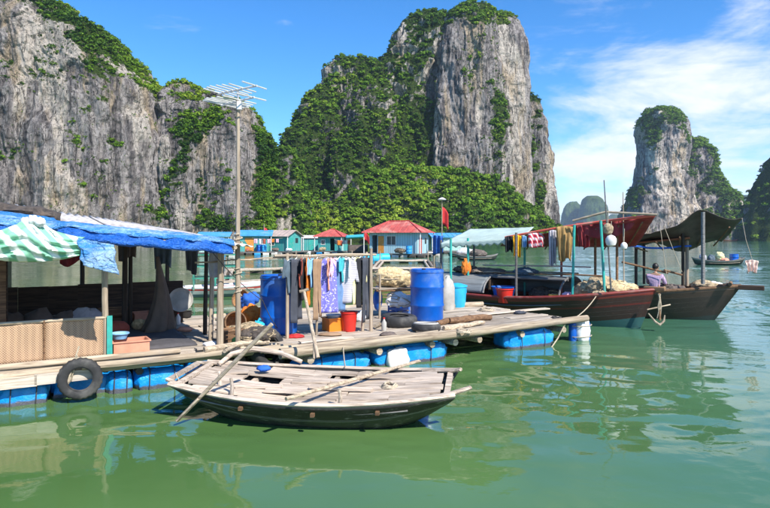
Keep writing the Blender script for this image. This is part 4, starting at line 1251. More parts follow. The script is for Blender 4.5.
for a, b, zz, hh in ((300, 370, .06, .24), (373, 446, .08, .26), (505, 553, .10, .27)):
    ua, ub = px_u(a, -0.4), px_u(b, -0.4)
    wrapped_float(raft, ((ua + ub) / 2, -0.22, zz), ((ub - ua) / 2, 0.30, hh), sd_); sd_ += 1
for u in (1.6, 3.6, 5.6, 7.2):
    wrapped_float(raft, (u, 3.8, 0.06), (0.6, 0.3, 0.24), sd_, rope=False); sd_ += 1
wrapped_float(raft, (4.55, 0.9, 0.06), (0.35, 0.3, 0.24), sd_, rope=False)
mb = MB(); mb.blob((0, 0, 0), (0.22, 0.10, 0.22), 18, 10, 0.18, 2.4, 6, p=0.6); mb.build('foam_end', M['foam'], raft, 60, loc=(px_u(398, -.55), -0.52, 0.10))
# foam and drum bundle at the raft's right-hand corner
fb = thing('foam_float', 'white foam float lashed between blue plastic at the raft corner', 'float', F(px_u(576, -0.3), -0.45, 0.0), ANG)
mb = MB(); mb.blob((0, 0, .22), (0.17, 0.15, 0.27), 22, 14, 0.14, 2.4, 3, p=0.6); mb.build('foam', M['foam'], fb, 60)
for s in (-1, 1):
    mb = MB(); mb.lathe([(.07, -.1), (.085, -.05), (.085, .35), (.07, .42), (.03, .45)], 14); mb.build('bottle', M['drum'], fb, loc=(s * 0.23, 0.05, -.03))
mb = MB()
for zz in (.1, .34): mb.tube([(0.29 * math.cos(k * .45), 0.16 * math.sin(k * .45), zz) for k in range(14)], .01, 5, True)
mb.build('lashing', M['rope'], fb)
# wet ropes from the raft corner
def rope(label, pts, r=0.012, m='rope', sag=0.0, name='mooring_rope'):
    P = []
    pts = [Vector(p) for p in pts]
    for a, b in zip(pts[:-1], pts[1:]):
        for k in range(8):
            t = k / 8
            q = a.lerp(b, t); q.z -= sag * 4 * t * (1 - t); P.append(q)
    P.append(pts[-1])
    mb = MB(); mb.tube(P, r, 6)
    return tag(mb.build(name, M[m], None), label, 'rope')
rope('pale mooring rope running from the raft corner down into the water', [W(568, 318, 13.0), W(558, 338, 12.9), W(543, 360, 12.4)], 0.014)

# ------------------------------------------------------------------ drums and containers
def drum(label, p, r, h, m='drum', group='blue plastic drums on the work raft', open_top=False):
    t = thing('plastic_drum', label, 'drum', p, random.uniform(0, 3), group)
    prof = [(r * .90, 0), (r * .97, .02), (r, .06)]
    for zc in (.30, .66):
        prof += [(r, h * zc - .035), (r * 1.035, h * zc - .015), (r * 1.035, h * zc + .015), (r, h * zc + .035)]
    prof += [(r, h * .93), (r * 1.03, h * .94), (r * 1.03, h * .97), (r * .985, h * .98), (r * .985, h), (r * .93, h), (r * .92, h - .03)]
    mb = MB(); mb.lathe(prof, 40); mb.build('barrel', M[m], t, 35)
    mb = MB(); mb.lathe([(r * .92, h - .035), (r * .90, h - .025), (r * .3, h - .022), (0.0001, h - .022)], 32)
    l = mb.build('lid', M[m], t, 35)
    mb = MB(); mb.lathe([(.045, h - .023), (.045, h), (.02, h + .003)], 14, c=(r * .55, 0, 0)); mb.build('bung', M['dark'], l)
    return t
drum('tall blue plastic drum standing left of the clothes rack', F(*gp(279, 333), DECK), 0.345, 1.10)
drum('tall blue plastic drum standing right of the clothes rack above the flat tyres', F(*gp(427, 320), DECK), 0.36, 1.12)
u, v = gp(457, 307)
t = thing('plastic_box', 'light blue plastic tub standing behind the right blue drum', 'tub', F(u, v, DECK), ANG)
mb = MB(); mb.lathe([(.20, 0), (.22, .05), (.25, .52), (.27, .53), (.27, .57), (.10, .62), (.0001, .63)], 24); mb.build('body', M['cyan_plastic'], t)
mb = MB(); mb.tube([(.26, 0, .5), (.31, 0, .44), (.31, 0, .36), (.24, 0, .3)], .012, 6); mb.build('handle', M['cyan_plastic'], t)
u, v = gp(448, 310)
t = thing('jerry_can', 'pale grey plastic jerry can beside the right blue drum', 'can', F(u, v, DECK), ANG)
mb = MB(); mb.lathe([(.17, 0), (.19, .04), (.19, .55), (.14, .72), (.06, .80), (.055, .86), (.0001, .87)], 18, sy=.7); mb.build('body', M['grey_plastic'], t)
mb = MB(); mb.tube([(-.12, 0, .68), (-.10, 0, .84), (-.02, 0, .86)], .016, 6); mb.build('handle', M['grey_plastic'], t)

# ------------------------------------------------------------------ clothes rack and washing
rk = thing('clothes_rack', 'rough pole clothes rack standing on the raft between the drums', 'rack', ORI, ANG)
ua, va = gp(371, 331); 
ub, vb = ua - 1.72, va + 0.02
zr = 1.98
post(rk, ua, va, zr + 0.12, .034, 'log_z', DECK); post(rk, ua - 0.13, va + 0.10, zr + 0.05, .03, 'log_z', DECK, lean=(0.06, -.05)); post(rk, ub, vb, zr + 0.05, .03, 'log_z', DECK)
post(rk, ub + 0.62, vb + .1, zr - 0.02, .022, 'log_z', DECK, lean=(.05, 0))
add_log(rk, (ub - .25, vb, zr), (ua + .12, va, zr), .022, 'log', 'pole', 8)
add_log(rk, (ub - .2, vb + .25, zr - .04), (ua + .15, va + .3, zr - .02), .018, 'log', 'pole', 8)
add_log(rk, (ub - 1.6, vb + .05, zr - .08), (ub + .2, vb + .05, zr - .02), .014, 'log', 'pole', 7)
def garment(kind, m, label, w, l, pos, rz, cat):
    mb = MB()
    ph = random.uniform(0, 6); fa = random.uniform(.012, .03)
    def fold(x, b): return fa * math.sin(x * 26 + ph + b * 2) * (0.3 + 0.7 * b) + 0.03 * MN.noise(Vector((x * 4 + ph, b * 3, ph)))
    if kind == 'trousers':
        for s in (-1, 1):
            def f(a, b, s=s):
                hw = w * .25 * (1 - .2 * b)
                x = s * w * .25 * (1 + .1 * b) + (a - .5) * 2 * hw
                return (x, fold(x, b) + s * .012, -.03 - b * l * (1 - .04 * (s > 0)))
            mb.sheet(8, 16, f)
    else:
        def f(a, b):
            if kind == 'shirt': k = .35 + .65 * min(1, b * 9) if b < .12 else (1.0 if b < .42 else max(.74, 1.0 - (b - .42) * 3.5))
            elif kind == 'dress': k = .32 + .5 * min(1, b * 8) + .25 * b
            else: k = .9 + .1 * math.sin(b * 4 + ph)
            x = (a - .5) * w * k
            drop = l * b
            if kind == 'shirt' and abs(a - .5) > .38: drop = min(drop, l * .5 + .1 * abs(x))
            return (x, fold(x, b), -.02 - drop - .10 * abs(x) / max(w, .01) * (1 - b) )
        mb.sheet(16, 18, f)
        if kind == 'shirt':
            for s in (-1, 1):
                def f(a, b, s=s):
                    x = s * w * (.40 + .17 * b + (a - .5) * .20 * (1 - .3 * b))
                    return (x, fold(x, b) * .7 + .012 * s, -.055 - b * l * .50 - .05 * a * s * (1 - b))
                mb.sheet(5, 8, f)
            mb.tube([(-w * .14, 0, -.03), (0, -.02, -.06), (w * .14, 0, -.03)], .012, 5)
    o = mb.build(kind if kind != 'cloth' else 'cloth', M[m], None, 70, solid=.012)
    o.location = pos; o.rotation_euler = (0, 0, rz)
    tag(o, label, cat, 'washing hung on the clothes rack')
    hb = MB(); hb.tube([(0, 0, .02), (.012, 0, .045), (-.01, 0, .05), (0, 0, .0)], .004, 5); hb.tube([(-w * .3, 0, -.06), (0, 0, 0), (w * .3, 0, -.06)], .005, 5)
    hb.build('hanger', M['steel'], o)
    return o
wash = [(292, 'shirt', 'slate', 'slate grey jacket hanging at the drum end of the rack', .34, .62, 12, 'jacket'),
        (297, 'trousers', 'charcoal', 'charcoal trousers hanging beside the left blue drum', .30, 1.14, 18, 'trousers'),
        (301, 'shirt', 'rust', 'brick red shirt hanging next to the black trousers at the drum end', .40, .52, 64, 'shirt'),
        (304, 'trousers', 'black', 'black trousers hanging behind the brick red shirt', .28, .74, 30, 'trousers'),
        (309, 'shirt', 'orange', 'orange shirt hanging behind the light blue one', .34, .86, 50, 'shirt'),
        (312, 'shirt', 'sky', 'light blue shirt hanging on the rack above the orange one', .36, .54, 38, 'shirt'),
        (318, 'trousers', 'brown', 'long brown trousers hanging beside the violet dress', .26, 1.12, 20, 'trousers'),
        (327, 'dress', 'print_violet', 'violet blue dress hanging in the middle of the rack', .40, 1.02, -20, 'dress'),
        (335, 'shirt', 'print_pink', 'pale pink printed top hanging right of the violet dress', .34, .62, 30, 'top'),
        (340, 'cloth', 'denim', 'faded blue denim cloth hanging low under the grey shirt', .26, 1.0, 10, 'cloth'),
        (331, 'shirt', 'salmon', 'salmon pink shirt tucked behind the violet dress', .36, .60, 40, 'shirt'),
        (343, 'shirt', 'aqua', 'turquoise top hanging over the denim cloth', .30, .46, 35, 'top'),
        (346, 'shirt', 'stripe_grey', 'light grey shirt hanging near the rack post', .40, .86, -18, 'shirt'),
        (353, 'shirt', 'white', 'white shirt with short sleeves hanging beside the grey shirt', .30, .70, 28, 'shirt'),
        (357, 'shirt', 'cream_yellow', 'cream and yellow shirt hanging in front of the black trousers', .36, .90, 0, 'shirt'),
        (361, 'trousers', 'black', 'black trousers hanging right of the cream and yellow shirt', .26, .95, 16, 'trousers'),
        (366, 'trousers', 'charcoal', 'dark grey trousers hanging against the rack post', .30, 1.24, 26, 'trousers')]
for i, (px, kind, m, lab, w, l, ad, cat) in enumerate(wash):
    uu = px_u(px, va)
    garment(kind, m, lab, w, l, F(uu, va - (.0 if i % 2 else .0), zr - .03), ANG + R(ad), cat)

u, v = gp(333, 329); crate('orange_crate', 'orange plastic tub crate on the raft under the washing', 'orange_plastic', F(u, v - .18, DECK), 0.50, 0.32, 0.25, ANG, 'crate', False)
def bucket(label, p, r, h, m, name='bucket'):
    t = thing(name, label, 'bucket', p, 0.4)
    mb = MB(); mb.lathe([(r * .74, 0), (r * .78, .02), (r * .97, h * .9), (r * 1.05, h * .92), (r * 1.05, h), (r * .97, h), (r * .74, .03), (.0001, .03)], 26); mb.build('body', M[m], t)
    mb = MB(); mb.tube([(r * 1.04 * math.cos(a), .02, h * .95 + r * .5 * math.sin(a) * .3) for a in [math.pi * k / 10 for k in range(11)]], .006, 5); mb.build('handle', M['steel'], t)
    return t
bucket('red plastic bucket standing under the washing beside the orange crate', F(*gp(349, 331), DECK), .165, .38, 'red_plastic')
basin('washing_basin', 'white washing basin stacked inside the orange crate', 'white', F(gp(330, 329)[0], gp(330, 329)[1] - .18, DECK + .17), .15, .13)
mb = MB(); mb.blob((0, 0, .03), (.22, .13, .04), 14, 6, .2, 2, 5)
o = mb.build('flip_cloth', M['brown'], None, 70, loc=F(*gp(330, 336), DECK)); tag(o, 'crumpled tan cloth lying on the planks in front of the orange crate', 'cloth')

# nets, baskets and clutter behind the rack
def heap(name, label, m, p, rad, n, cat, spread=.6, seed=0):
    """a slumped pile: creased lumps with loose strands lying over them"""
    mb = MB(); rr = random.Random(seed)
    net = cat in ('net', 'gear')
    lumps = []
    for k in range(n):
        a = rr.uniform(0, 6.28); d = spread * rr.uniform(.0, 1)
        s = rr.uniform(.55, .85)
        c = Vector((rad[0] * d * math.cos(a), rad[1] * d * math.sin(a), rad[2] * (.40 + rr.uniform(0, .5) * (1 - d))))
        r3 = Vector((rad[0] * s * .7, rad[1] * s * .7, rad[2] * s * .6))
        lumps.append((c, r3))
        o0 = len(mb.v)
        mb.blob(c, r3, 26, 15, .30, 2.2, seed * 9 + k)
        for q in range(o0, len(mb.v)):          # creases
            v = Vector(mb.v[q]); dv = (v - c).normalized()
            z = MN.noise(v * 9 / max(rad[0], .2) * .5 + Vector((seed, k, 0)))
            v = v + dv * (abs(z) - .25) * -.22 * min(r3)
            mb.v[q] = tuple(v)
    o = mb.build(name, M[m], None, 60, loc=p)
    if net:
        sb_ = MB()
        for k in range(26):
            c, r3 = rr.choice(lumps)
            a0 = rr.uniform(0, 6.28); tilt = rr.uniform(-.9, .9); span = rr.uniform(1.2, 3.6); pts = []
            for i in range(11):
                t = a0 + span * i / 10
                d = Vector((math.cos(t), math.sin(t), tilt * math.sin(t * 1.3 + k))).normalized()
                kk = 1.0 + .10 * MN.noise(d * 2.2 + Vector((k, seed, 0))) + rr.uniform(0, .07)
                pts.append(c + Vector((d.x * r3.x * kk, d.y * r3.y * kk, d.z * r3.z * kk)))
            sb_.tube(pts, .006 + .010 * min(1, rad[0]), 4)
        sb_.build('strands', M['rope'] if 'dark' not in m else M['net_tan'], o, 60)
    return tag(o, label, cat)
stand = thing('net_stand', 'low pole stand carrying the cream nets behind the rack', 'stand', ORI, ANG)
us, vs_ = gp(392, 316)
for du, dv in ((-.45, -.2), (.42, -.2), (-.45, .35), (.42, .35)): post(stand, us + du, vs_ + dv, DECK + .98, .025, 'log_z', DECK)
add_log(stand, (us - .55, vs_ - .2, DECK + .62), (us + .5, vs_ - .2, DECK + .60), .022, 'brown_wood', 'rail'); add_log(stand, (us - .5, vs_ + .35, DECK + .62), (us + .5, vs_ + .35, DECK + .62), .022, 'brown_wood', 'rail')
for k in range(5):
    mb = MB(); mb.box((0, 0, 0), (1.0, .11, .018)); mb.build('plank', M['plank'], stand, loc=(us, vs_ - .18 + k * .13, DECK + .65))
heap('fishing_net', 'cream fishing net heaped on the low pole stand behind the rack', 'net_cream', F(us, vs_ + .05, DECK + .64), (.52, .34, .42), 9, 'net', seed=1)
heap('fishing_net', 'pale knotted net hanging under the cream net', 'white', F(us + .1, vs_ - .22, DECK + .22), (.42, .22, .30), 6, 'net', seed=2)
u, v = gp(399, 314); crate('fish_crate', 'dark blue fish crate with green leaves on it below the nets', 'drum', F(u, v, DECK), .42, .32, .27, ANG + .1)
heap('vegetables', 'small pile of green leaves on the dark blue crate', 'green', F(u - .02, v, DECK + .26), (.2, .14, .10), 5, 'vegetables', seed=5)
u, v = gp(377, 316)
t = thing('plastic_float', 'oval blue plastic float hanging beside the rack post', 'float', F(u + .02, v, DECK + .12), 0)
mb = MB(); mb.lathe([(.02, 0), (.07, .05), (.11, .2), (.11, .34), (.07, .47), (.02, .52)], 20); mb.build('body', M['drum'], t)
mb = MB(); mb.tube([(0, 0, .5), (.03, 0, .56), (0, 0, .6), (-.03, 0, .56), (0, 0, .5)], .01, 6); mb.build('eye', M['drum'], t)
# clutter between the house and the left drum
heap('life_jackets', 'orange life jackets heaped left of the blue drum', 'orange', F(*gp(256, 327), DECK), (.34, .3, .42), 6, 'life jackets', seed=11)
heap('blue_sack', 'bright blue plastic sack leaning on the orange life jackets', 'blue', F(*gp(251, 321), DECK + .25), (.28, .2, .34), 4, 'sack', seed=12)
heap('net_pile', 'tangled pale nets and rags between the mast and the drum', 'net_tan', F(*gp(249, 338), DECK), (.42, .3, .24), 8, 'net', seed=13)
heap('dark_net', 'dark tangled net on the deck behind the standing tyre', 'net_dark', F(*gp(256, 346), DECK), (.36, .25, .28), 6, 'net', seed=14)
def basket(label, p, r, h, rot):
    t = thing('basket', label, 'basket', p, 0, 'wicker baskets beside the mast'); t.rotation_euler = rot
    mb = MB(); mb.lathe([(r * .7, 0), (r * .9, h * .3), (r, h * .7), (r * .95, h), (r * .9, h), (r * .94, h * .7), (r * .64, .02)], 24); mb.build('body', M['basket'], t)
    mb = MB(); mb.tube([(r * .96 * math.cos(2 * math.pi * k / 24), r * .96 * math.sin(2 * math.pi * k / 24), h) for k in range(24)], .016, 6, True); mb.build('rim', M['brown_wood'], t)
basket('brown wicker basket lying on its side left of the mast foot', F(*gp(231, 334), DECK + .2), .2, .34, (R(80), 0, .5))
basket('round wicker basket propped up behind the orange life jackets', F(*gp(245, 316), DECK + .35), .22, .2, (R(70), .1, -.4))
crate('wooden_box', 'small brown wooden box on the planks by the mast', 'brown_wood', F(*gp(230, 341), DECK), .36, .28, .2, ANG + .2, 'box')
for i, (x0, y0, x1, y1, z0, z1, r, lab) in enumerate(((224, 352, 262, 330, .56, .62, .03, 'thin bamboo pole lying across the deck by the mast foot'), (205, 349, 268, 341, .57, .58, .045, 'pale log lying along the gap between house and raft'),
                                             (240, 330, 292, 322, .6, .56, .03, 'bare branch lying behind the left blue drum'))):
    mb = MB(); mb.tube(log_pts(G(x0, y0, z0), G(x1, y1, z1), 6, .015), r, 8); tag(mb.build('loose_pole', M['log'], None), lab, 'pole')
for i, (x0, y0, x1, y1, r, m, lab) in enumerate(((437, 323, 462, 319, .06, 'brown_wood', 'short brown log beside the small worn tyre'), (443, 328, 484, 323, .05, 'log', 'stripped driftwood branch near the raft front'),
                                           (450, 321, 490, 317, .07, 'brown_wood', 'thick brown log end lying behind the driftwood branch'), (376, 327, 402, 312, .045, 'log', 'slanting stick under the net stand'))):
    mb = MB(); mb.tube(log_pts(G(x0, y0, DECK + r), G(x1, y1, DECK + r), 6, .02), [r * k for k in (.8, 1, 1.05, .95, 1, .8)], 9); tag(mb.build('driftwood', M[m], None), lab, 'log')
# leaning T-handled oar
mb = MB(); a, b = W(304, 291, 9.5), W(318, 358, 8.9); mb.tube([a.lerp(b, t) for t in (0, .3, .6, 1)], [.024, .026, .028, .03], 8)
ol = thing('leaning_oar', 'wooden oar with a crutch handle leaning on the raft edge', 'oar', (0, 0, 0))
mb.build('shaft', M['log_z'], ol); mb = MB(); mb.tube([a + Vector((-.07, 0, -.01)), a, a + Vector((.07, 0, .03))], .026, 8); mb.build('handle', M['log'], ol)
mb = MB(); mb.tube([b.lerp(a, .25), b + Vector((-.06, .02, -.02))], .02, 8); mb.build('crutch', M['log_z'], ol)

# ------------------------------------------------------------------ aerial mast
mp = F(*gp(238, 347), DECK)
mast = thing('antenna_mast', 'tall bare wooden pole carrying a double television antenna', 'antenna mast', mp)
mb = MB(); ztop = 4.58 - DECK
mb.tube([(0.004 * math.sin(k), 0.003 * math.cos(k), -.4 + (ztop + .4) * k / 10) for k in range(11)], [.05 - .0022 * k for k in range(11)], 10); mb.build('pole', M['white_paint'] if False else M['log_z'], mast)
mb = MB(); mb.box((.03, -.03, ztop - .10), (.08, .07, .14)); mb.build('junction_box', M['white_paint'], mast, bevel=.008)
mb = MB(); mb.tube([(0, 0, ztop - .3), (0, 0, ztop + .16)], .017, 8); mb.build('steel_tube', M['steel'], mast)
def yagi(z, az, L, xs, el):
    an = bpy.data.objects.new('antenna', None); COL.objects.link(an); link_child(an, mast)
    an.location = (0, 0, z); an.rotation_euler = (0, R(-2), az)
    mb = MB(); mb.tube([(-L * .52, 0, 0), (L * .48, 0, 0)], .018, 6); mb.build('boom', M['alu'], an)
    for k, x in enumerate(xs):
        e = el * (1 - .5 * abs(k - 2) / len(xs))
        mb = MB(); mb.tube([(x * L, -e, .014), (x * L, e, .014)], .012, 6); mb.build('element', M['alu'], an)
yagi(ztop - .02, R(-36), .82, (-.5, -.40, -.30, -.20, -.08, .06, .40), .44)
yagi(ztop + .17, R(-30), .86, (-.5, -.38, -.27, -.14, -.02, .12, .42), .40)
rope('thin cable sagging from the antenna mast to the house eave', [mp + Vector((0, 0, 1.7)), F(0.2, 0.3, 2.2)], .006, 'rope_dark', .1, 'cable')
for i, (z, d) in enumerate(((1.72, .07), (1.15, .06), (.85, .06))):
    pts = [mp + Vector((d * math.cos(k * .9), d * math.sin(k * .9), z + .012 * k)) for k in range(14)]
    rope(['yellow cord wound round the mast near the house eave', 'pale rope wound round the middle of the mast', 'rope wound round the mast above the wicker basket'][i], pts, .01, 'rope', 0, 'lashing_rope')
# ================================================================== boats
def hull_mesh(name, root, m, L, bm, sheer, keel, beamf, rake=0.5, srake=0.15, nt=36, nw=12, p=0.5, th=0.05):
    """lofted hull, stern at x=0, bow at x=L; the 'band' attribute runs from keel (0) to sheer (1)"""
    mb = MB(); band = []
    vs, fs = [], []
    for i in range(nt + 1):
        t = i / nt
        b, s, k = beamf(t) * bm, sheer(t), keel(t)
        for j in range(-nw, nw + 1):
            w = abs(j) / nw
            y = math.copysign(b * w ** p, j) if j else 0
            z = k + (s - k) * w
            x = L * t + rake * w * t ** 5 - srake * w * (1 - t) ** 5
            vs.append((x, y, z)); band.append(w)
    c = 2 * nw + 1
    for i in range(nt):
        for j in range(2 * nw): fs.append((i * c + j, (i + 1) * c + j, (i + 1) * c + j + 1, i * c + j + 1))
    fs.append(tuple(range(c - 1, -1, -1)))
    mb.add(vs, fs)
    o = mb.build(name, m, root, 50, solid=th)
    at = o.data.attributes.new('band', 'FLOAT', 'POINT'); at.data.foreach_set('value', band)
    return o
def sheer_rail(root, m, L, bm, sheer, beamf, rake, srake, r, name='gunwale', dz=0.0, side=0, out=0.0):
    for s in ((-1, 1) if side == 0 else (side,)):
        pts = []
        for i in range(25):
            t = i / 24
            pts.append((L * t + rake * t ** 5 - srake * (1 - t) ** 5, s * (beamf(t) * bm + out), sheer(t) + dz))
        mb = MB(); mb.tube(pts, r, 8); mb.build(name, m, root)
def deck_sheet(root, m, L, bm, zf, beamf, t0, t1, name='deck', inset=.05, nseg=16):
    mb = MB()
    def f(a, b):
        t = t0 + (t1 - t0) * a
        return (L * t, (b * 2 - 1) * max(beamf(t) * bm - inset, .01), zf(t))
    mb.sheet(nseg, 6, f); return mb.build(name, m, root, 30, solid=.03)

# ------------------------------------------------------------------ the sampan in front
SL = 1.60
sc_ = Vector((-0.86, 7.80, 0))
SYAW = R(-9)
samp = thing('sampan', 'low weathered wooden sampan with plank deck moored in front of the raft', 'sampan', sc_, SYAW)
samp.rotation_euler = (R(3.5), 0, SYAW)
def sb(t): return 0.60 + 0.40 * math.sin(math.pi * min(max(t * 0.93 + .04, 0), 1)) ** 0.8
def ss(t): return 0.385 + 0.10 * abs(2 * t - 1) ** 2.2
def sk(t): return -0.16 + 0.42 * abs(2 * t - 1) ** 3.2
SB = 0.80
HM = hull_mat('sampan_hull', ((0, (0.02, 0.026, 0.02)), (.30, (0.028, 0.034, 0.025)), (.60, (0.13, 0.135, 0.11)), (.66, (0.018, 0.016, 0.015)), (.955, (0.03, 0.028, 0.025))), (0.34, 0.32, 0.27), .5)
h = hull_mesh('hull', samp, HM, 2 * SL, SB, ss, sk, sb, .18, .18, 40, 12, .42, .04); h.location = (-SL, 0, 0)
# wale, gunwales, end beams
for s in (-1, 1):
    for nm, out, dz, r, m, t0, t1 in (('gunwale', .0, .02, .034, 'boat_plank', 0.0, 1.0), ('wale', .005, -.11, .017, 'grey_wood', .10, .86)):
        pts = []
        for i in range(21):
            t = t0 + (t1 - t0) * i / 20
            w = 1.0 if dz > 0 else .80
            pts.append((-SL + 2 * SL * t + (.18 * t ** 5 - .18 * (1 - t) ** 5), s * (sb(t) * SB * (w ** .42) + out), ss(t) + dz))
        mb = MB(); mb.tube(pts, r, 6, sq=.8); mb.build(nm, M[m], samp)
# horn beams running past the bow and stern
for s in (-1, 1):
    mb = MB(); mb.tube([(SL - .30, s * .62, .455), (SL + .10, s * .50, .50), (SL + .36 if s < 0 else SL + .22, s * .34 if s < 0 else s * .42, .545)], [.04, .04, .035], 7, sq=.7); mb.build('bow_beam', M['boat_plank'], samp)
    mb = MB(); mb.tube([(-SL + .25, s * .60, .46), (-SL - .10, s * .50, .495), (-SL - .28, s * .40, .52)], [.04, .04, .03], 7, sq=.7); mb.build('stern_beam', M['boat_plank'], samp)
for x, w, z in ((SL + .08, .98, .465), (-SL - .10, 1.0, .485), (-SL - .26, .82, .51)):
    mb = MB(); mb.box((0, 0, 0), (.07, w, .04)); mb.build('end_beam', M['boat_plank'], samp, loc=(x, 0, z))
# transom board, dark, seen at the right-hand end
# deck boards: lengthwise rows fitted to the plan, with two open hatches
rows = 9
for r_ in range(rows):
    y = (-rows / 2 + r_ + .5) * .160
    xs_ = [-SL + .02 * k for k in range(int(2 * SL / .02) + 1)]
    xs_ = [x for x in xs_ if abs(y) + .055 < sb((x + SL) / (2 * SL)) * SB - .03]
    if not xs_: continue
    segs = [(xs_[0], xs_[-1])]
    for lo, hi, rr_ in ((-1.02, -.50, (4, 5)), (.05, .60, (6, 7))):
        if r_ in rr_:
            segs = [q for a, b in segs for q in (((a, lo), (hi, b)) if a < lo and b > hi else ((a, b),))]
    for a, b in segs:
        x = a
        while x < b - .06:
            L = min(random.choice((.62, .8, 1.0, 1.25)), b - x)
            if b - x - L < .2: L = b - x
            xm = x + L / 2; t = (xm + SL) / (2 * SL)
            t0, t1 = (x + SL) / (2 * SL), (x + L + SL) / (2 * SL)
            me = plank_mesh(math.ceil(L * 20) / 20, .152, .025, 'boat_plank', random.randint(0, 9))
            z = ss(t) - .045 + .05 * (1 - (y / SB) ** 2) + random.uniform(-.004, .006)
            obj_from(me, 'deck_board', samp, (xm, y, z), (random.uniform(-.02, .02), -math.atan((ss(t1) - ss(t0)) / max(L, .1)), random.uniform(-.004, .004)), (L / (math.ceil(L * 20) / 20), 1, 1))
            x += L + random.uniform(.004, .016)
for x in (-1.25, -.95, -.28, .12, .75, 1.2):
    t = (x + SL) / (2 * SL)
    mb = MB(); mb.box((0, 0, 0), (.06, 2 * sb(t) * SB - .1, .05)); mb.build('thwart', M['boat_plank'], samp, loc=(x, 0, ss(t) - .07))
for x, y, L, rz in ((-.75, -.30, .7, .05), (.35, -.22, .8, -.04), (.95, .25, .7, .02), (-.1, .02, .5, .12), (-1.25, .1, .45, .3), (-.3, -.42, .55, -.08)):
    t = (x + SL) / (2 * SL)
    obj_from(plank_mesh(L, .12, .025, 'boat_plank', 1), 'loose_board', samp, (x, y, ss(t) + .035), (0, 0, rz))
# curved rib at the far left, tholepins
mb = MB(); mb.tube([(-SL + .05, .40, .50), (-SL + .15, .62, .60), (-SL + .42, .74, .66), (-SL + .85, .76, .60), (-SL + 1.15, .76, .48)], [.03, .035, .04, .035, .03], 8); mb.build('rib', M['boat_plank'], samp)
for x, y in ((-.95, -.56), (.45, -.72), (-1.2, -.35)):
    t = (x + SL) / (2 * SL)
    mb = MB(); mb.tube([(0, 0, -.05), (.015, 0, .10), (.0, 0, .20)], [.028, .024, .02], 7); mb.build('tholepin', M['boat_plank'], samp, loc=(x, y, ss(t)))
for w_ in (.22, .45, .62):
    for s in (-1, 1):
        pts = []
        for i in range(25):
            t = .02 + .96 * i / 24
            pts.append((-SL + 2 * SL * t + w_ * (.18 * t ** 5 - .18 * (1 - t) ** 5), s * (sb(t) * SB * w_ ** .42 + .018), sk(t) + (ss(t) - sk(t)) * w_))
        mb = MB(); mb.tube(pts, .009, 5); mb.build('strake', M['under'], samp)
for x in (-.75, .15, .9):
    t = (x + SL) / (2 * SL)
    mb = MB(); mb.box((0, 0, 0), (.045, .05, .04)); mb.build('peg', M['brown_wood'], samp, loc=(x, -(sb(t) * SB + .015), ss(t) - .09))
mb = MB(); mb.blob((0, 0, .03), (.10, .07, .045), 14, 8, .3, 2.4, 2)
o = mb.build('blue_rag', M['blue'], None, 70, loc=samp.matrix_basis @ Vector((-.85, .30, .47))); tag(o, 'crumpled blue rag lying on the sampan deck', 'rag')
def oar(label, a, b, r=.022, blade=.5):
    t = thing('oar', label, 'oar', a, 0, 'oars of the sampan')
    d = Vector(b) - Vector(a)
    mb = MB(); mb.tube([d * k for k in (0, .3, .6, 1)], [r, r * 1.1, r, r * .85], 8); mb.build('shaft', M['log'], t)
    n = d.normalized(); side = n.cross(Vector((0, 0, 1))).normalized(); upv = side.cross(n)
    rot = Matrix((n, side, upv)).transposed()
    mb = MB(); mb.box(d * (1 - blade / 2 / d.length), (blade, .075, .022), rot, 1.0); mb.build('blade', M['log'], t, bevel=.008)
    return t
oar('long bamboo oar slanting from the raft over the sampan into the water', W(272, 324, 7.15), W(177, 421, 7.30), .024, .4)
oar('short wooden oar laid across the sampan deck towards the raft', W(286, 399, 6.72), W(419, 361, 8.7), .024, .55)
rope('thin cord dangling from the sampan stern', [W(176, 374, 7.75), W(186, 392, 7.7)], .006, 'rope', .02)
rope('mooring line from the sampan to the raft front', [samp.matrix_basis @ Vector((.2, .7, .45)), F(1.9, -.62, .5)], .01, 'rope', .06)

# ------------------------------------------------------------------ maroon fishing boat
def fb_b(t): return min(1.0, (0.62 + 1.1 * t)) * (1 - max(0, (t - .62) / .38) ** 2.2) + .015
b1o = Vector((1.75, 19.1, 0)); b1e = Vector((6.45, 15.35, 0))
B1L = (b1e - b1o).length; B1A = math.atan2(b1e.y - b1o.y, b1e.x - b1o.x)
def b1s(t): return .66 + .50 * max(0, t - .45) ** 1.6 * 2.0 * .9 + .12 * max(0, .25 - t)
def b1k(t): return -.35 + .30 * max(0, t - .8) * 5 * .6
boat1 = thing('fishing_boat', 'maroon and black wooden fishing boat with a red canopy', 'fishing boat', b1o, B1A)
HM1 = hull_mat('maroon_hull', ((0, (.03, .10, .10)), (.40, (.034, .017, .014)), (.70, (.11, .016, .012)), (.74, (.042, .017, .013)), (.90, (.17, .025, .017))), (.16, .08, .06), .3)
hull_mesh('hull', boat1, HM1, B1L, 1.0, b1s, b1k, fb_b, .45, .1, 40, 14, .5)
sheer_rail(boat1, plain('maroon_rail', (.22, .03, .022), .5, .2, 6, (.3, .2, .15), .4), B1L, 1.0, b1s, fb_b, .45, .1, .045)
def seams(root, L, bm, sheer, keel, bf, rake, srake, ws, p=.5):
    for w in ws:
        for s in (-1, 1):
            pts = []
            for i in range(29):
                t = .01 + .975 * i / 28
                b, z1, k = bf(t) * bm, sheer(t), keel(t)
                pts.append((L * t + rake * w * t ** 5 - srake * w * (1 - t) ** 5, s * (b * w ** p + .022), k + (z1 - k) * w))
            mb = MB(); mb.tube(pts, .010, 5); mb.build('strake', M['under'], root)
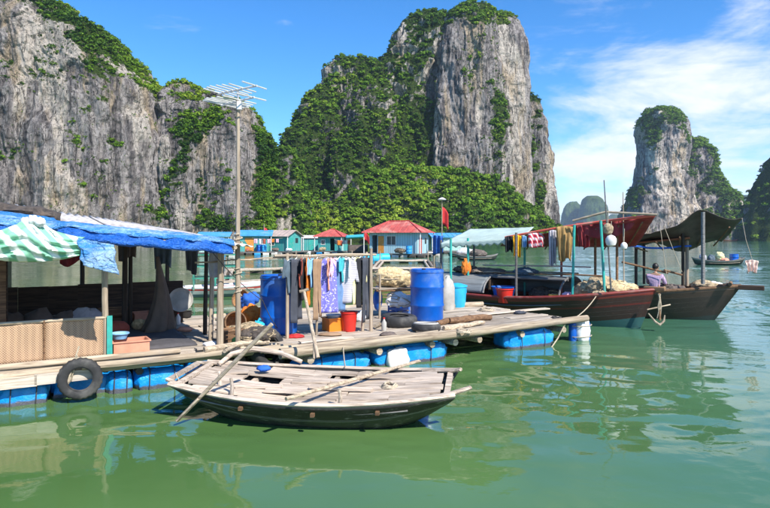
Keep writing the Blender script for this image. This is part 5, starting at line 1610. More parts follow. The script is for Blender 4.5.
def purlins(root, A, B, C, D, n, m, drop=.05, r=.022):
    inv_ = root.matrix_basis.inverted()
    for k in range(n):
        a = (k + .5) / n
        p, q = A.lerp(B, a), D.lerp(C, a)
        mb = MB(); mb.tube([inv_ @ (p.lerp(q, t) + Vector((0, 0, -drop - .02 * math.sin(math.pi * t)))) for t in (0.02, .3, .6, .98)], r, 6); mb.build('purlin', M[m], root)
seams(boat1, B1L, 1.0, b1s, b1k, fb_b, .45, .1, (.50, .60, .80))
deck_sheet(boat1, M['grey_wood'], B1L, 1.0, lambda t: b1s(t) - .22, fb_b, .02, .93)
mb = MB(); mb.box((B1L + .42, 0, b1s(1) + .02), (.5, .14, .10)); mb.build('stem_head', M['brown_wood'], boat1, bevel=.015)
def arch(root, m, x0, x1, w, z0, h, a0, a1, name='cabin_roof', nx=14, th=.03, ribs=0.0):
    mb = MB()
    def f(a, b):
        t = a0 + (a1 - a0) * b
        return (x0 + (x1 - x0) * a, -w * math.cos(t) * 1.0, z0 + h * math.sin(t) ** .8 + ribs * math.sin(b * 60))
    mb.sheet(nx, 30, f); return mb.build(name, m, root, 40, solid=th)
CAB = plain('grey_cabin_boards', (.20, .215, .215), .6, .25, 4, (.09, .09, .085), .6, stretch=(.4, 5, 5))
arch(boat1, CAB, .15, 2.05, .88, .60, .62, R(8), R(176), ribs=.006)
arch(boat1, CAB, 2.05, 4.3, .88, .60, .62, R(66), R(176), ribs=.006)
mb = MB(); mb.tube([(x_, -.88 * math.cos(R(64)), .60 + .62 * math.sin(R(64)) ** .8) for x_ in (2.0, 2.8, 3.6, 4.35)], .035, 8); mb.build('cabin_beam', M['grey_wood'], boat1)
for x in (2.05, 4.3):
    mb = MB(); mb.tube([(x, -.90 * math.cos(t), .60 + .64 * math.sin(t) ** .8) for t in [R(8 + 168 * k / 20) for k in range(21)]], .028, 7); mb.build('cabin_hoop', M['grey_wood'], boat1)
mb = MB(); mb.box((2.07, .1, .85), (.03, 1.4, .5)); mb.build('bulkhead', M['dark_wood'], boat1)
def b1w(x, y, z): return boat1.matrix_basis @ Vector((x, y, z))
def l1(p): 
    q = Matrix.Rotation(-B1A, 3, 'Z') @ (Vector(p) - b1o); return q
# canopy posts
for x, y, zt, m, ln in ((.9, -.78, 2.30, 'turq', 0), (2.55, .75, 2.35, 'turq', 0), (.6, .75, 2.2, 'turq', 0), (2.95, -.62, 2.45, 'grey_wood', 0), (4.75, .55, 2.5, 'brown_wood', 0), (4.55, -.62, 2.65, 'turq', .03), (5.35, -.42, 2.75, 'turq', -.06), (5.4, .35, 2.6, 'brown_wood', 0), (3.7, .75, 2.4, 'red_door', 0)):
    mb = MB(); mb.tube([(x, y, .5), (x + ln, y, .5 + (zt - .5) / 2), (x + 2 * ln, y, zt)], .036, 8); mb.build('canopy_post', M[m], boat1)
# red canopy: near edge higher and forward, sagging towards the far side
cA, cB = W(505, 238, 17.2), W(655, 216, 14.9)
def canopy(name, m, A, B, C, D, nu, nv, sag, seed, root, wr=.03, solid=.012, fr=0.0):
    """A,B near edge, D,C far edge, in world coordinates"""
    inv = root.matrix_basis.inverted()
    mb = MB()
    def f(a, b):
        p = A.lerp(B, a).lerp(D.lerp(C, a), b)
        s = -sag * math.sin(math.pi * a * 2.0) ** 2 * (1 - .3 * b) - sag * .6 * math.sin(math.pi * b)
        w = wr * MN.noise(Vector((a * 7 + seed, b * 5, seed))) + wr * .4 * MN.noise(Vector((a * 19 + seed, b * 13, seed)))
        p = p + Vector((0, 0, s + w))
        return inv @ p
    mb.sheet(nu, nv, f); return mb.build(name, m, root, 60, solid=solid)
cD, cC = W(500, 246, 19.0), W(636, 246, 16.9)
canopy('canopy', M['red_tarp'], cA, cB, cC, cD, 40, 14, .05, 3, boat1)
inv1 = boat1.matrix_basis.inverted()
purlins(boat1, cA, cB, cC, cD, 7, 'brown_wood', .10)
mb = MB(); mb.tube([inv1 @ (cA.lerp(cB, k / 12) + Vector((0, -.02, .015 + .05 * math.sin(k / 12 * math.pi)))) for k in range(13)], .035, 8); mb.build('canopy_edge', plain('faded_red_edge', (.62, .10, .06), .6, .2, 5, (.7, .4, .32), .6), boat1)
mb = MB(); mb.tube([inv1 @ (W(572, 222, 15.9) + Vector((0, -.06, .03))), inv1 @ (W(605, 214, 15.5) + Vector((0, -.06, .05))), inv1 @ (W(656, 216, 14.9) + Vector((0, -.06, .03)))], .03, 8); mb.build('canopy_batten', M['log'], boat1)
mb = MB()
def f(a, b):
    p = W(578, 223, 15.85).lerp(W(648, 217, 15.0), a)
    d = .14 + .62 * math.sin(math.pi * min(1, a * 1.15)) ** .6
    return inv1 @ Vector((p.x, p.y + .18 + .05 * math.sin(a * 30), p.z - b * d * .62))
mb.sheet(40, 8, f); mb.build('canopy_skirt', M['maroon'], boat1, 60, solid=.01)
# stern awning of pale green sheet
A, B = W(441, 243, 18.4), W(521, 238, 17.0); D_, C_ = W(470, 229, 20.4), W(534, 227, 18.6)
canopy('stern_awning', M['green_awning'], A, B, C_, D_, 40, 10, .02, 8, boat1, .02)
mb = MB()
def f(a, b):
    p = A.lerp(B, a * .98); return inv1 @ Vector((p.x, p.y - .01, p.z - b * (.14 + .03 * math.sin(a * 70))))
mb.sheet(80, 3, f); mb.build('awning_fringe', M['green_awning'], boat1, 60, solid=.008)
for px, py, Y, m in ((468, 238, 18.0, 'turq'), (441, 240, 18.6, 'grey_wood'), (474, 232, 20.0, 'grey_wood')):
    p = inv1 @ W(px, py, Y); mb = MB(); mb.tube([(p.x, p.y, .4), (p.x, p.y, p.z)], .035, 8); mb.build('awning_post', M[m], boat1)
# things on the boat
def at1(px, py, Y): return W(px, py, Y)
basin('washtub', 'round blue washtub in the opening of the maroon boat cabin', 'drum', b1w(2.55, -.60, .50), .33, .42, cat='washtub')
bucket('red plastic bucket beside the blue washtub on the maroon boat', b1w(2.72, -.86, .50), .24, .40, 'red_plastic')
for k, (x, y, rad, m, lab) in enumerate(((3.3, .35, (.5, .3, .34), 'net_dark', 'dark net heap under the cabin arch of the maroon boat'), (.9, .2, (.5, .4, .22), 'net_dark', 'dark netting laid over the stern of the maroon boat cabin'), (2.9, .05, (.4, .3, .2), 'slate', 'grey tarpaulin bundle on top of the maroon boat cabin'))):
    heap('net_heap' if k < 2 else 'tarp_bundle', lab, m, b1w(x, y, (.5, 1.2, 1.2)[k]), rad, 7, 'net' if k < 2 else 'bundle', seed=130 + k)
for k, (x0, x1, y, z, r, m, lab) in enumerate(((1.2, 4.6, .62, 1.45, .022, 'rag_pink', 'faded pink rail running behind the hung cloths of the maroon boat'), (1.0, 4.4, .25, 1.28, .03, 'log', 'bamboo pole lying along the cabin roof of the maroon boat'), (1.4, 5.2, -.15, 1.27, .022, 'brown_wood', 'brown pole lying along the cabin roof of the maroon boat'))):
    mb = MB(); mb.tube(log_pts(b1w(x0, y, z), b1w(x1, y, z + .04), 6, .01), r, 7); tag(mb.build('boat_pole', M[m], None), lab, 'pole')
crate('fish_crate', 'pale grey fish crate on the foredeck behind the tan nets', 'grey_plastic', b1w(5.15, .3, b1s(.8) - .15), .5, .35, .3, B1A)
heap('rope_pile', 'brown rope pile at the foot of the turquoise bow post', 'net_tan', b1w(5.25, -.4, b1s(.82) - .12), (.3, .22, .2), 7, 'net', seed=140)
bucket('small yellow bucket under the cabin arch of the maroon boat', b1w(4.05, -.62, .50), .13, .28, 'yellow_plastic')
heap('red_bundle', 'small red and pink bundle at the forward end of the maroon boat cabin', 'pink', b1w(4.42, -.60, .52), (.2, .2, .3), 4, 'bundle', seed=31)
heap('fishing_net', 'tan fishing net piled on the foredeck of the maroon boat', 'net_tan', b1w(4.95, -.05, b1s(.82) - .16), (.55, .50, .50), 12, 'net', seed=32)
heap('fishing_net', 'pale tangled net and rope draped at the maroon boat bow', 'net_cream', b1w(5.65, -.02, b1s(.95) - .10), (.45, .26, .30), 9, 'net', seed=33)
heap('purple_nets', 'purplish nets heaped on the cabin roof of the maroon boat', 'violet' if False else 'drab', b1w(1.7, .1, 1.17), (.6, .4, .2), 7, 'net', seed=34)
def hung(name, label, m, px0, px1, y0, y1, Y, cat, taper=.0, solid=.012, folds=3):
    a, b = W(px0, y0, Y), W(px1, y0, Y); l = (y1 - y0) / FPX * Y
    ph = random.uniform(0, 6); mb = MB()
    def f(s, t):
        c = (s - .5) * (1 - taper * t) + .5
        p = a.lerp(b, c)
        return (p.x, p.y + .05 * math.sin(s * folds * 6.28 + ph) * (.4 + .6 * t) + .03 * MN.noise(Vector((s * 4 + ph, t * 4, 0))), p.z - t * l * (1 - .06 * math.sin(s * 7 + ph)) + .03 * math.sin(s * 3.14))
    mb.sheet(18, 14, f)
    o = mb.build(name, M[m], None, 70, solid=solid); return tag(o, label, cat, 'cloths hung along the red canopy')
for k, (nm, lab, m, x0, x1, y0, y1, Y, cat) in enumerate((
        ('cloth', 'black cloth hanging at the left end of the red canopy', 'black', 505, 513, 237, 252, 17.0, 'cloth'),
        ('cloth', 'bright yellow cloth hanging from the red canopy edge', 'yellow', 513, 521, 236, 257, 16.9, 'cloth'),
        ('cloth', 'small light blue cloth hanging beside the yellow one', 'sky', 522, 527, 237, 248, 16.8, 'cloth'),
        ('cloth', 'red and white patterned cloth hanging under the red canopy', 'pattern', 528, 545, 234, 248, 16.6, 'cloth'),
        ('long_shirt', 'long pale grey garment hanging beside the brown cloth', 'grey', 549, 557, 231, 266, 16.25, 'garment'),
        ('cloth', 'large brown cloth hanging from the middle of the red canopy', 'olive', 556, 574, 227, 261, 16.0, 'cloth'),
        ('dark_cloth', 'dark maroon cloth hanging in the shade right of the brown one', 'maroon', 577, 592, 226, 248, 15.9, 'cloth'))):
    hung(nm, lab, m, x0, x1, y0, y1, Y, cat, .15 if k < 5 else .35)
def buoy(label, p, r, m, sy=1.0):
    t = thing('buoy', label, 'buoy', p, 0, 'buoys hung under the red canopy')
    mb = MB(); mb.lathe([(.02, -r * 1.1), (r * .8, -r * .8), (r, -.2 * r), (r, .4 * r), (r * .7, r * .9), (.03, r * 1.15)], 18); mb.build('body', M[m], t)
    mb = MB(); mb.tube([(0, 0, r * 1.1), (.01, 0, r * 1.1 + .35)], .008, 5); mb.build('cord', M['rope'], t)
buoy('tan buoy hanging just under the red canopy edge', W(608, 229, 14.9), .125, 'net_tan')
buoy('white plastic can hanging below the tan buoy', W(611, 241, 14.8), .13, 'white_paint')
buoy('small white float hanging right of the white can', W(624, 246, 15.0), .08, 'foam')
for px0, y0, px1, y1, Y, r, lab, m in ((604, 180, 611, 290, 15.0, .022, 'thin bare pole standing up through the red canopy', 'grey_wood'), (623, 192, 624, 292, 15.4, .018, 'thin pale pole standing at the bow of the maroon boat', 'log_z')):
    a, b = W(px0, y0, Y), W(px1, y1, Y); mb = MB(); mb.tube([b, b.lerp(a, .5), a], [r, r * .9, r * .6], 7); tag(mb.build('boat_pole', M[m], None), lab, 'pole')
heap('orange_vest', 'orange life vest hung on the stern post of the maroon boat', 'orange', W(466, 274, 18.0), (.16, .14, .42), 5, 'life vest', seed=44)
rope('mooring rope from the maroon boat bow to the raft corner', [b1w(5.2, -.55, b1s(.85)), W(566, 322, 13.1)], .012, 'rope', .12)
# wooden anchor at the bow
an = thing('wooden_anchor', 'wooden stock anchor hanging from the maroon bow', 'anchor', W(659, 298, 14.75))
mb = MB(); mb.tube([(0, 0, .12), (.02, 0, -.55)], .03, 8); mb.build('shank', M['brown_wood'], an)
mb = MB(); mb.tube([(-.32, -.06, -.28), (.30, .05, -.17)], .017, 7); mb.build('stock', M['log'], an)
mb = MB(); mb.tube([(-.26, 0, -.38), (-.10, 0, -.58), (.02, 0, -.66), (.12, 0, -.56), (.14, 0, -.42)], [.015, .03, .035, .03, .015], 7); mb.build('fluke', M['log_z'], an)
mb = MB()
for k in range(5): mb.tube([(.03 * math.sin(k * 2), .03 * math.cos(k), .1), (.05 * math.sin(k), -.03, -.2), (.04 * math.cos(k * 3), .02, -.5)], .012, 5)
mb.build('lashing', M['rope'], an)

# ------------------------------------------------------------------ black fishing boat with dark canopy
b2o = Vector((4.75, 19.6, 0)); b2e = Vector((9.15, 16.9, 0))
B2L = (b2e - b2o).length; B2A = math.atan2(b2e.y - b2o.y, b2e.x - b2o.x)
def b2s(t): return .70 + .36 * max(0, t - .4) ** 1.5 * 1.7
boat2 = thing('fishing_boat', 'black hulled fishing boat with a dark tarpaulin canopy and long bowsprit', 'fishing boat', b2o, B2A)
HM2 = hull_mat('black_hull', ((0, (.02, .03, .03)), (.30, (.026, .017, .014)), (.80, (.042, .024, .017)), (.93, (.10, .06, .04))), (.12, .08, .06), .35)
hull_mesh('hull', boat2, HM2, B2L, 1.05, b2s, b1k, fb_b, .75, .1, 40, 14, .5)
sheer_rail(boat2, M['brown_wood'], B2L, 1.05, b2s, fb_b, .75, .1, .045)
seams(boat2, B2L, 1.05, b2s, b1k, fb_b, .75, .1, (.45, .56, .68, .80))
deck_sheet(boat2, M['brown_wood'], B2L, 1.05, lambda t: b2s(t) - .2, fb_b, .02, .93)
mb = MB(); mb.box((B2L + .75, 0, b2s(1) - .04), (1.1, .22, .13)); mb.build('bowsprit', M['dark_wood'], boat2, bevel=.02)
mb = MB(); mb.tube([(B2L + .5, -.35, b2s(1) + .05), (B2L + .5, .35, b2s(1) + .05)], .05, 8); mb.build('bitts', M['brown_wood'], boat2)
inv2 = boat2.matrix_basis.inverted()
def b2w(x, y, z): return boat2.matrix_basis @ Vector((x, y, z))
for px, y0, py, Y, r, m in ((703, 284, 212, 16.35, .05, 'grey_wood'), (683, 286, 226, 17.4, .045, 'dark_post'), (687, 286, 232, 17.7, .05, 'log_z'), (636, 286, 240, 18.3, .045, 'dark_post'), (644, 284, 244, 18.9, .04, 'dark_post')):
    a, b = inv2 @ W(px, y0, Y), inv2 @ W(px, py, Y); mb = MB(); mb.tube([a, b], r, 8); mb.build('canopy_post', M[m], boat2)
A, B = W(622, 243, 17.6), W(743, 218, 16.1); D_, C_ = W(640, 247, 19.2), W(722, 240, 17.9)
inv = inv2; mb = MB()
pk = (A + B) / 2
def f(a, b):
    p = A.lerp(B, a).lerp(D_.lerp(C_, a), b)
    bump_ = .36 * math.exp(-((a - .67) / .12) ** 2) * math.exp(-(b / .30) ** 2) + .16 * math.sin(math.pi * min(a, 1)) * (1 - b)
    sag = -.20 * math.exp(-((a - .66) / .3) ** 2) * math.exp(-((b - .85) / .5) ** 2) + .10 * math.sin(a * math.pi * 3) * b
    w = .04 * MN.noise(Vector((a * 8, b * 6, 4))) + .02 * MN.noise(Vector((a * 22, b * 15, 4)))
    return inv @ (p + Vector((0, 0, bump_ + sag + w)))
mb.sheet(48, 20, f); mb.build('canopy', M['dark_tarp'], boat2, 60, solid=.012)
purlins(boat2, A, B, C_, D_, 5, 'brown_wood', .16)
mb = MB()
A2, B2, C2, D2 = W(628, 243, 18.2), W(690, 237, 17.4), W(690, 240, 19.0), W(636, 242, 19.8)
def f(a, b): return inv @ (A2.lerp(B2, a).lerp(D2.lerp(C2, a), b) + Vector((0, 0, -.02)))
mb.sheet(10, 8, f); mb.build('wheelhouse_roof', plain('rusty_brown_roof', (.36, .12, .05), .7, .3, 4), boat2, 40, solid=.05)
mb = MB(); mb.tube([inv @ W(628 + 6.3 * k, 246 + (2.2 if 2 < k < 8 else .8) * math.sin(k * .32), 17.5) for k in range(11)], .028, 7); mb.build('awning_roll', M['blue'], boat2)
add = ((662, 285, 'net_dark', (.30, .3, .26), 'dark net bundle beside the seated person'), (674, 284, 'drab', (.34, .3, .28), 'brown sack heap on the black boat deck'), (700, 287, 'net_tan', (.50, .3, .26), 'tan net heap at the foot of the front canopy post'), (713, 288, 'white', (.36, .22, .22), 'white and tan cloth bundle on the black foredeck'), (728, 290, 'net_dark', (.26, .2, .2), 'dark coil of rope and net at the black bow'))
for k, (px, py, m, rad, lab) in enumerate(add):
    p = W(px, py, 17.0); p.z = .68 if px < 690 else .80
    heap('net_heap', lab, m, p, rad, 8, 'net' if 'net' in m else 'bundle', seed=50 + k)
for x0, y0, x1, y1, Y, lab in ((622, 262, 668, 273, 17.2, 'long oar lying along the black boat behind the seated person'), (664, 270, 682, 275, 17.0, 'short pole lying by the canopy post of the black boat')):
    mb = MB(); mb.tube([W(x0, y0, Y), W((x0 + x1) / 2, (y0 + y1) / 2, Y), W(x1, y1, Y)], .03, 7); tag(mb.build('oar', M['brown_wood'], None), lab, 'oar')
rope('thin line slanting from the dark canopy to the black boat deck', [W(660, 226, 16.7), W(668, 284, 16.6)], .008)
rope('second thin line stretched from the dark canopy to the deck', [W(664, 226, 16.7), W(682, 272, 16.6)], .008)
rope('pale line hanging from the outer corner of the dark canopy', [W(742, 218, 16.1), W(746, 240, 16.0), W(753, 262, 15.9)], .007)
hung('rag', 'pale pinkish rag swinging from the line off the dark canopy corner', 'rag_pink', 745, 758, 261, 273, 15.9, 'rag', .4)['group'] = 'rags on lines'

# ------------------------------------------------------------------ the seated person
def person(label, p, rz, shirt, scale=1.0):
    t = thing('person', label, 'person', p, rz)
    J = {'pelvis': (0, 0, .10), 'spine': (0, .02, .30), 'chest': (0, -.01, .48), 'neck': (0, -.03, .60), 'head0': (0, -.04, .66),
         'hipL': (.10, -.03, .09), 'kneeL': (.17, -.42, .34), 'ankL': (.14, -.50, -.04), 'toeL': (.14, -.66, -.07),
         'hipR': (-.10, -.03, .09), 'kneeR': (-.16, -.44, .30), 'ankR': (-.14, -.50, -.05), 'toeR': (-.14, -.66, -.08),
         'shL': (.18, -.01, .53), 'elL': (.24, -.16, .30), 'wrL': (.12, -.38, .33), 'shR': (-.18, -.01, .53), 'elR': (-.25, -.14, .29), 'wrR': (-.10, -.38, .30)}
    rad = {'pelvis': .135, 'spine': .12, 'chest': .14, 'neck': .055, 'head0': .05, 'hipL': .095, 'hipR': .095, 'kneeL': .062, 'kneeR': .062, 'ankL': .04, 'ankR': .04, 'toeL': .03, 'toeR': .03,
           'shL': .065, 'shR': .065, 'elL': .043, 'elR': .043, 'wrL': .03, 'wrR': .03}
    E = [('pelvis', 'spine'), ('spine', 'chest'), ('chest', 'neck'), ('neck', 'head0'), ('pelvis', 'hipL'), ('hipL', 'kneeL'), ('kneeL', 'ankL'), ('ankL', 'toeL'), ('pelvis', 'hipR'), ('hipR', 'kneeR'), ('kneeR', 'ankR'), ('ankR', 'toeR'),
         ('chest', 'shL'), ('shL', 'elL'), ('elL', 'wrL'), ('chest', 'shR'), ('shR', 'elR'), ('elR', 'wrR')]
    names = list(J)
    def skin(nm, sub, inflate, mt):
        ids = [n for n in names if n in sub]
        me = bpy.data.meshes.new(nm)
        me.from_pydata([J[n] for n in ids], [(ids.index(a), ids.index(b)) for a, b in E if a in ids and b in ids], [])
        me.materials.append(mt)
        o = bpy.data.objects.new(nm, me); COL.objects.link(o); link_child(o, t)
        sk_ = o.modifiers.new('skin', 'SKIN')
        if not me.skin_vertices: 
            bm = bmesh.new(); bm.from_mesh(me); bm.verts.layers.skin.verify(); bm.to_mesh(me); bm.free()
        for i, n in enumerate(ids):
            r = rad[n] * inflate; me.skin_vertices[0].data[i].radius = (r, r)
        me.skin_vertices[0].data[0].use_root = True
        o.modifiers.new('sub', 'SUBSURF').levels = 2; o.modifiers['sub'].render_levels = 2
        return o
    skin('body', names, 1.0, M['skin'])
    skin('shirt', ['pelvis', 'spine', 'chest', 'shL', 'elL', 'shR', 'elR'], 1.13, shirt)
    skin('trousers', ['pelvis', 'hipL', 'kneeL', 'ankL', 'hipR', 'kneeR', 'ankR'], 1.16, M['trouser'])
    # head with face
    mb = MB(); vs, fs = [], []
    nu, nv = 24, 18
    for j in range(nv + 1):
        ph = -math.pi / 2 + math.pi * j / nv
        for i in range(nu):
            th = 2 * math.pi * i / nu
            x, y, z = math.cos(ph) * math.cos(th), math.cos(ph) * math.sin(th), math.sin(ph)
            X, Y, Z = x * .075, y * .092, z * .115
            fr = max(0, -y)
            if z < -.2: X *= 1 - .25 * (-.2 - z); Y -= .012 * fr
            if abs(x) < .22 and -.35 < z < .12: Y -= .020 * fr * (1 - abs(x) / .22) * (1 - (z + .35) / .60)
            if .2 < abs(x) < .55 and .0 < z < .25: Y += .009 * fr
            vs.append((X, Y, Z))
    for j in range(nv):
        for i in range(nu): fs.append((j * nu + i, j * nu + (i + 1) % nu, (j + 1) * nu + (i + 1) % nu, (j + 1) * nu + i))
    mb.add(vs, fs); hd = mb.build('head', M['skin'], t, 60, loc=(0, -.06, .765))
    mb = MB()
    for s in (-1, 1): mb.blob((s * .077, .005, -.005), (.012, .02, .03), 10, 6, .1)
    mb.build('ears', M['skin'], hd)
    mb = MB(); mb.blob((0, .018, .03), (.084, .092, .098), 22, 12, .05, 3, 3)
    mb.build('hair', M['hair'], hd, 60)
    mb = MB()
    for s in (-1, 1): mb.blob((s * .028, -.083, .012), (.012, .006, .007), 8, 6, 0)
    mb.build('eyes', M['dark'], hd)
    mb = MB(); mb.blob((0, -.085, -.058), (.024, .008, .006), 10, 6, 0); mb.build('mouth', M['rust'], hd)
    # hands: palm and five fingers
    for s, wv, el in ((1, J['wrL'], J['elL']), (-1, J['wrR'], J['elR'])):
        d = (Vector(wv) - Vector(el)).normalized(); side = d.cross(Vector((0, 0, 1))).normalized(); w = Vector(wv)
        mb = MB(); mb.tube([w - d * .01, w + d * .04, w + d * .08], [.024, .034, .032], 8, sq=.55)
        for k in range(4):
            b = w + d * .075 + side * (.022 - .015 * k); l = (.055, .065, .06, .045)[k]
            mb.tube([b, b + d * l * .55 + Vector((0, 0, -.008)), b + d * l * .9 + Vector((0, 0, -.03))], [.009, .0085, .006], 6)
        b = w + d * .03 + side * s * -.028; mb.tube([b, b + d * .03 - side * s * .02, b + d * .055 - side * s * .015], [.011, .010, .007], 6)
        mb.build('hand', M['skin'], t)
    t.scale = (scale,) * 3
    return t
pp = W(655, 291, 16.95); pp.z = .70
person('dark haired person in a purple checked shirt seated on the black boat', pp, R(140), M['check'])

# ------------------------------------------------------------------ small boats far out
def small_boat(label, p, rz, L, bm, m, cat='rowing boat', nm='rowing_boat'):
    t = thing(nm, label, cat, p, rz)
    bf = lambda t_: min(1, .45 + 1.6 * t_) * (1 - max(0, (t_ - .6) / .4) ** 2) + .03
    sf = lambda t_: .34 + .3 * abs(2 * t_ - 1) ** 2.4
    hull_mesh('hull', t, m, L, bm, sf, lambda t_: -.12 + .2 * abs(2 * t_ - 1) ** 3, bf, .25, .2, 24, 8, .45, .04)
    sheer_rail(t, M['grey_wood'], L, bm, sf, bf, .25, .2, .035)
    deck_sheet(t, M['plank'], L, bm, lambda t_: .16 + .1 * abs(2 * t_ - 1) ** 3, bf, .05, .92)
    for k in (.3, .5, .7):
        mb = MB(); mb.box((L * k, 0, .30), (.16, bm * 1.7 * bf(k), .03)); mb.build('thwart', M['plank'], t)
    return t
HM3 = hull_mat('small_boat_hull', ((0, (.03, .03, .03)), (.5, (.05, .05, .045)), (.8, (.30, .27, .22))), (.3, .28, .24), .4)
sp = G(741, 265, 0)
rb_ = small_boat('small rowing boat loaded with bundles and a blue drum on the open bay', sp, R(172), 3.7, .62, HM3)
mw = Matrix.Translation(sp) @ Matrix.Rotation(R(172), 4, 'Z')
drum('dark blue drum standing in the far rowing boat', mw @ Vector((.55, 0, .22)), .34, .72, 'drum', 'cargo of the far rowing boat')
heap('tan_bundle', 'yellow and tan bundle heaped in the middle of the far rowing boat', 'cream_yellow', mw @ Vector((1.75, 0, .22)), (.55, .45, .75), 9, 'bundle', seed=70)
heap('orange_bundle', 'orange sacks beside the tan bundle in the far rowing boat', 'salmon', mw @ Vector((1.55, .22, .22)), (.45, .35, .40), 7, 'bundle', seed=71)
heap('dark_bundle', 'dark blue bundle behind the tan one in the far rowing boat', 'slate', mw @ Vector((2.35, 0, .22)), (.36, .36, .6), 6, 'bundle', seed=72)
heap('grey_bundle', 'pale grey sack at the high end of the far rowing boat', 'grey', mw @ Vector((3.1, 0, .32)), (.34, .3, .62), 5, 'bundle', seed=73)
HMO = hull_mat('orange_hull', ((0, (.5, .10, .02)), (.5, (.62, .14, .03)), (.9, (.5, .12, .05))), (.5, .3, .2), .3)
so = G(737, 241.2, 0)
tt_ = small_boat('bright orange boat lying off the dark headland', so, R(176), 9.5, 1.6, HMO, 'boat', 'orange_boat'); tt_.scale = (1, 1, 2.6)

# ================================================================== houses across the water
def wall_grid(mb, L, H, th, opens, y):
    """wall in the xz plane with real openings"""
    xs = sorted({0, L, *[o[0] for o in opens], *[o[1] for o in opens]})
    zs = sorted({0, H, *[o[2] for o in opens], *[o[3] for o in opens]})
    for a, b in zip(xs[:-1], xs[1:]):
        for c, d in zip(zs[:-1], zs[1:]):
            mx, mz = (a + b) / 2, (c + d) / 2
            if not any(o[0] < mx < o[1] and o[2] < mz < o[3] for o in opens):
                mb.box((mx - L / 2, y, mz), (b - a, th, d - c))
def hut(label, px, Y, wdt, dep, hgt, rz, wall, roof, kind, rise, doors=(), windows=(), over=.55, sidew=None, z0=.45, group='floating houses across the water', deckx=1.0):
    base = W(px, HZ, Y); base.z = 0
    t = thing('floating_house', label, 'house', base, rz, group)
    mb = MB(); mb.box((0, 0, z0 - .09), (wdt + 1.8 * deckx, dep + 2.0, .16)); mb.build('deck', M['grey_wood'], t)
    n = int((wdt + 1.6) / .95)
    fl = MB(); fl.lathe([(.26, -.42), (.29, -.40), (.29, .40), (.26, .42)], 12, rot=Euler((0, R(90), 0)).to_matrix())
    mes = [fl.mesh('float', M[q]) for q in ('drum_light', 'under', 'white_paint', 'under', 'grey_plastic')]
    for k in range(n):
        for s in (-1, 1): obj_from(mes[(k * 2 + (s > 0) + int(px)) % 5], 'float', t, (-wdt / 2 - .6 + k * (wdt + 1.4) / max(n - 1, 1), s * (dep / 2 + .75), .10), (0, 0, random.uniform(-.1, .1)))
    mb = MB()
    opens = [(d[0], d[1], 0.0, d[2]) for d in doors] + [(w_[0], w_[1], w_[2], w_[3]) for w_ in windows]
    wall_grid(mb, wdt, hgt, .10, opens, -dep / 2)
    mb.box((0, dep / 2, hgt / 2), (wdt, .1, hgt))
    for s in (-1, 1): mb.box((s * (wdt / 2 - .05), 0, hgt / 2), (.1, dep - .1, hgt))
    mb.box((0, 0, .02), (wdt - .2, dep - .2, .04))
    w = mb.build('wall', M[wall], t, 0, loc=(0, 0, z0))
    for d in doors:
        if d[3]:
            mb = MB(); mb.box((0, 0, 0), (d[1] - d[0] - .02, .06, d[2] - .04)); dd = mb.build('door', M[d[3]], t, loc=((d[0] + d[1]) / 2 - wdt / 2, -dep / 2 - .03, z0 + d[2] / 2))
            mb = MB(); mb.box((.28, -.05, 0), (.05, .05, .16)); mb.build('handle', M['steel'], dd)
    for w_ in windows:
        fr = MB(); x0, x1, c, d = w_[:4]; cx, cz = (x0 + x1) / 2 - wdt / 2, (c + d) / 2 + z0
        for s in (-1, 1):
            fr.box((s * (x1 - x0) / 2, 0, 0), (.08, .14, d - c + .08)); fr.box((0, 0, s * (d - c) / 2), (x1 - x0 - .08, .14, .08))
        fr.box((0, .02, 0), (.05, .08, d - c - .08))
        f_ = fr.build('window', M['white_paint'], t, 0, loc=(cx, -dep / 2, cz))
        mb = MB(); mb.box((0, .04, 0), (x1 - x0 - .08, .02, d - c - .08)); mb.build('pane', M['glass'], f_, 0)
    if sidew:
        mb = MB(); mb.box((0, 0, 0), (.05, .9, 1.9)); mb.build('door', M[sidew], t, 0, loc=(wdt / 2 + .005, -dep / 2 + .9, z0 + .97))
        mb = MB(); mb.box((0, 0, 0), (.05, .6, .7)); mb.build('pane', M['glass'], t, 0, loc=(wdt / 2 + .004, dep / 2 - .9, z0 + 1.5))
    hw, hd_ = wdt / 2 + over, dep / 2 + over
    zb = z0 + hgt - .06; zt = z0 + hgt + rise
    mb = MB()
    if kind == 'hip':
        r = max(hw - hd_, .25)
        v = [(-hw, -hd_, zb), (hw, -hd_, zb), (hw, hd_, zb), (-hw, hd_, zb), (-r, 0, zt), (r, 0, zt)]
        mb.add(v, [(0, 1, 5, 4), (1, 2, 5), (2, 3, 4, 5), (3, 0, 4), (3, 2, 1, 0)])
    elif kind == 'gable':
        v = [(-hw, -hd_, zb), (hw, -hd_, zb), (hw, hd_, zb), (-hw, hd_, zb), (-hw, 0, zt), (hw, 0, zt)]
        mb.add(v, [(0, 1, 5, 4), (2, 3, 4, 5)])
        for s in (-1, 1):
            g = MB(); g.add([(s * (wdt / 2 - .02), -dep / 2, z0 + hgt), (s * (wdt / 2 - .02), dep / 2, z0 + hgt), (s * (wdt / 2 - .02), 0, zt - .16)], [(0, 1, 2)])
            g.build('gable', M[wall], t, 0, solid=.06)
    else:
        v = [(-hw, -hd_, zb), (hw, -hd_, zb), (hw, hd_, zt), (-hw, hd_, zt)]
        mb.add(v, [(0, 1, 2, 3)])
    ro = mb.build('roof', M[roof], t, 0, solid=.08)
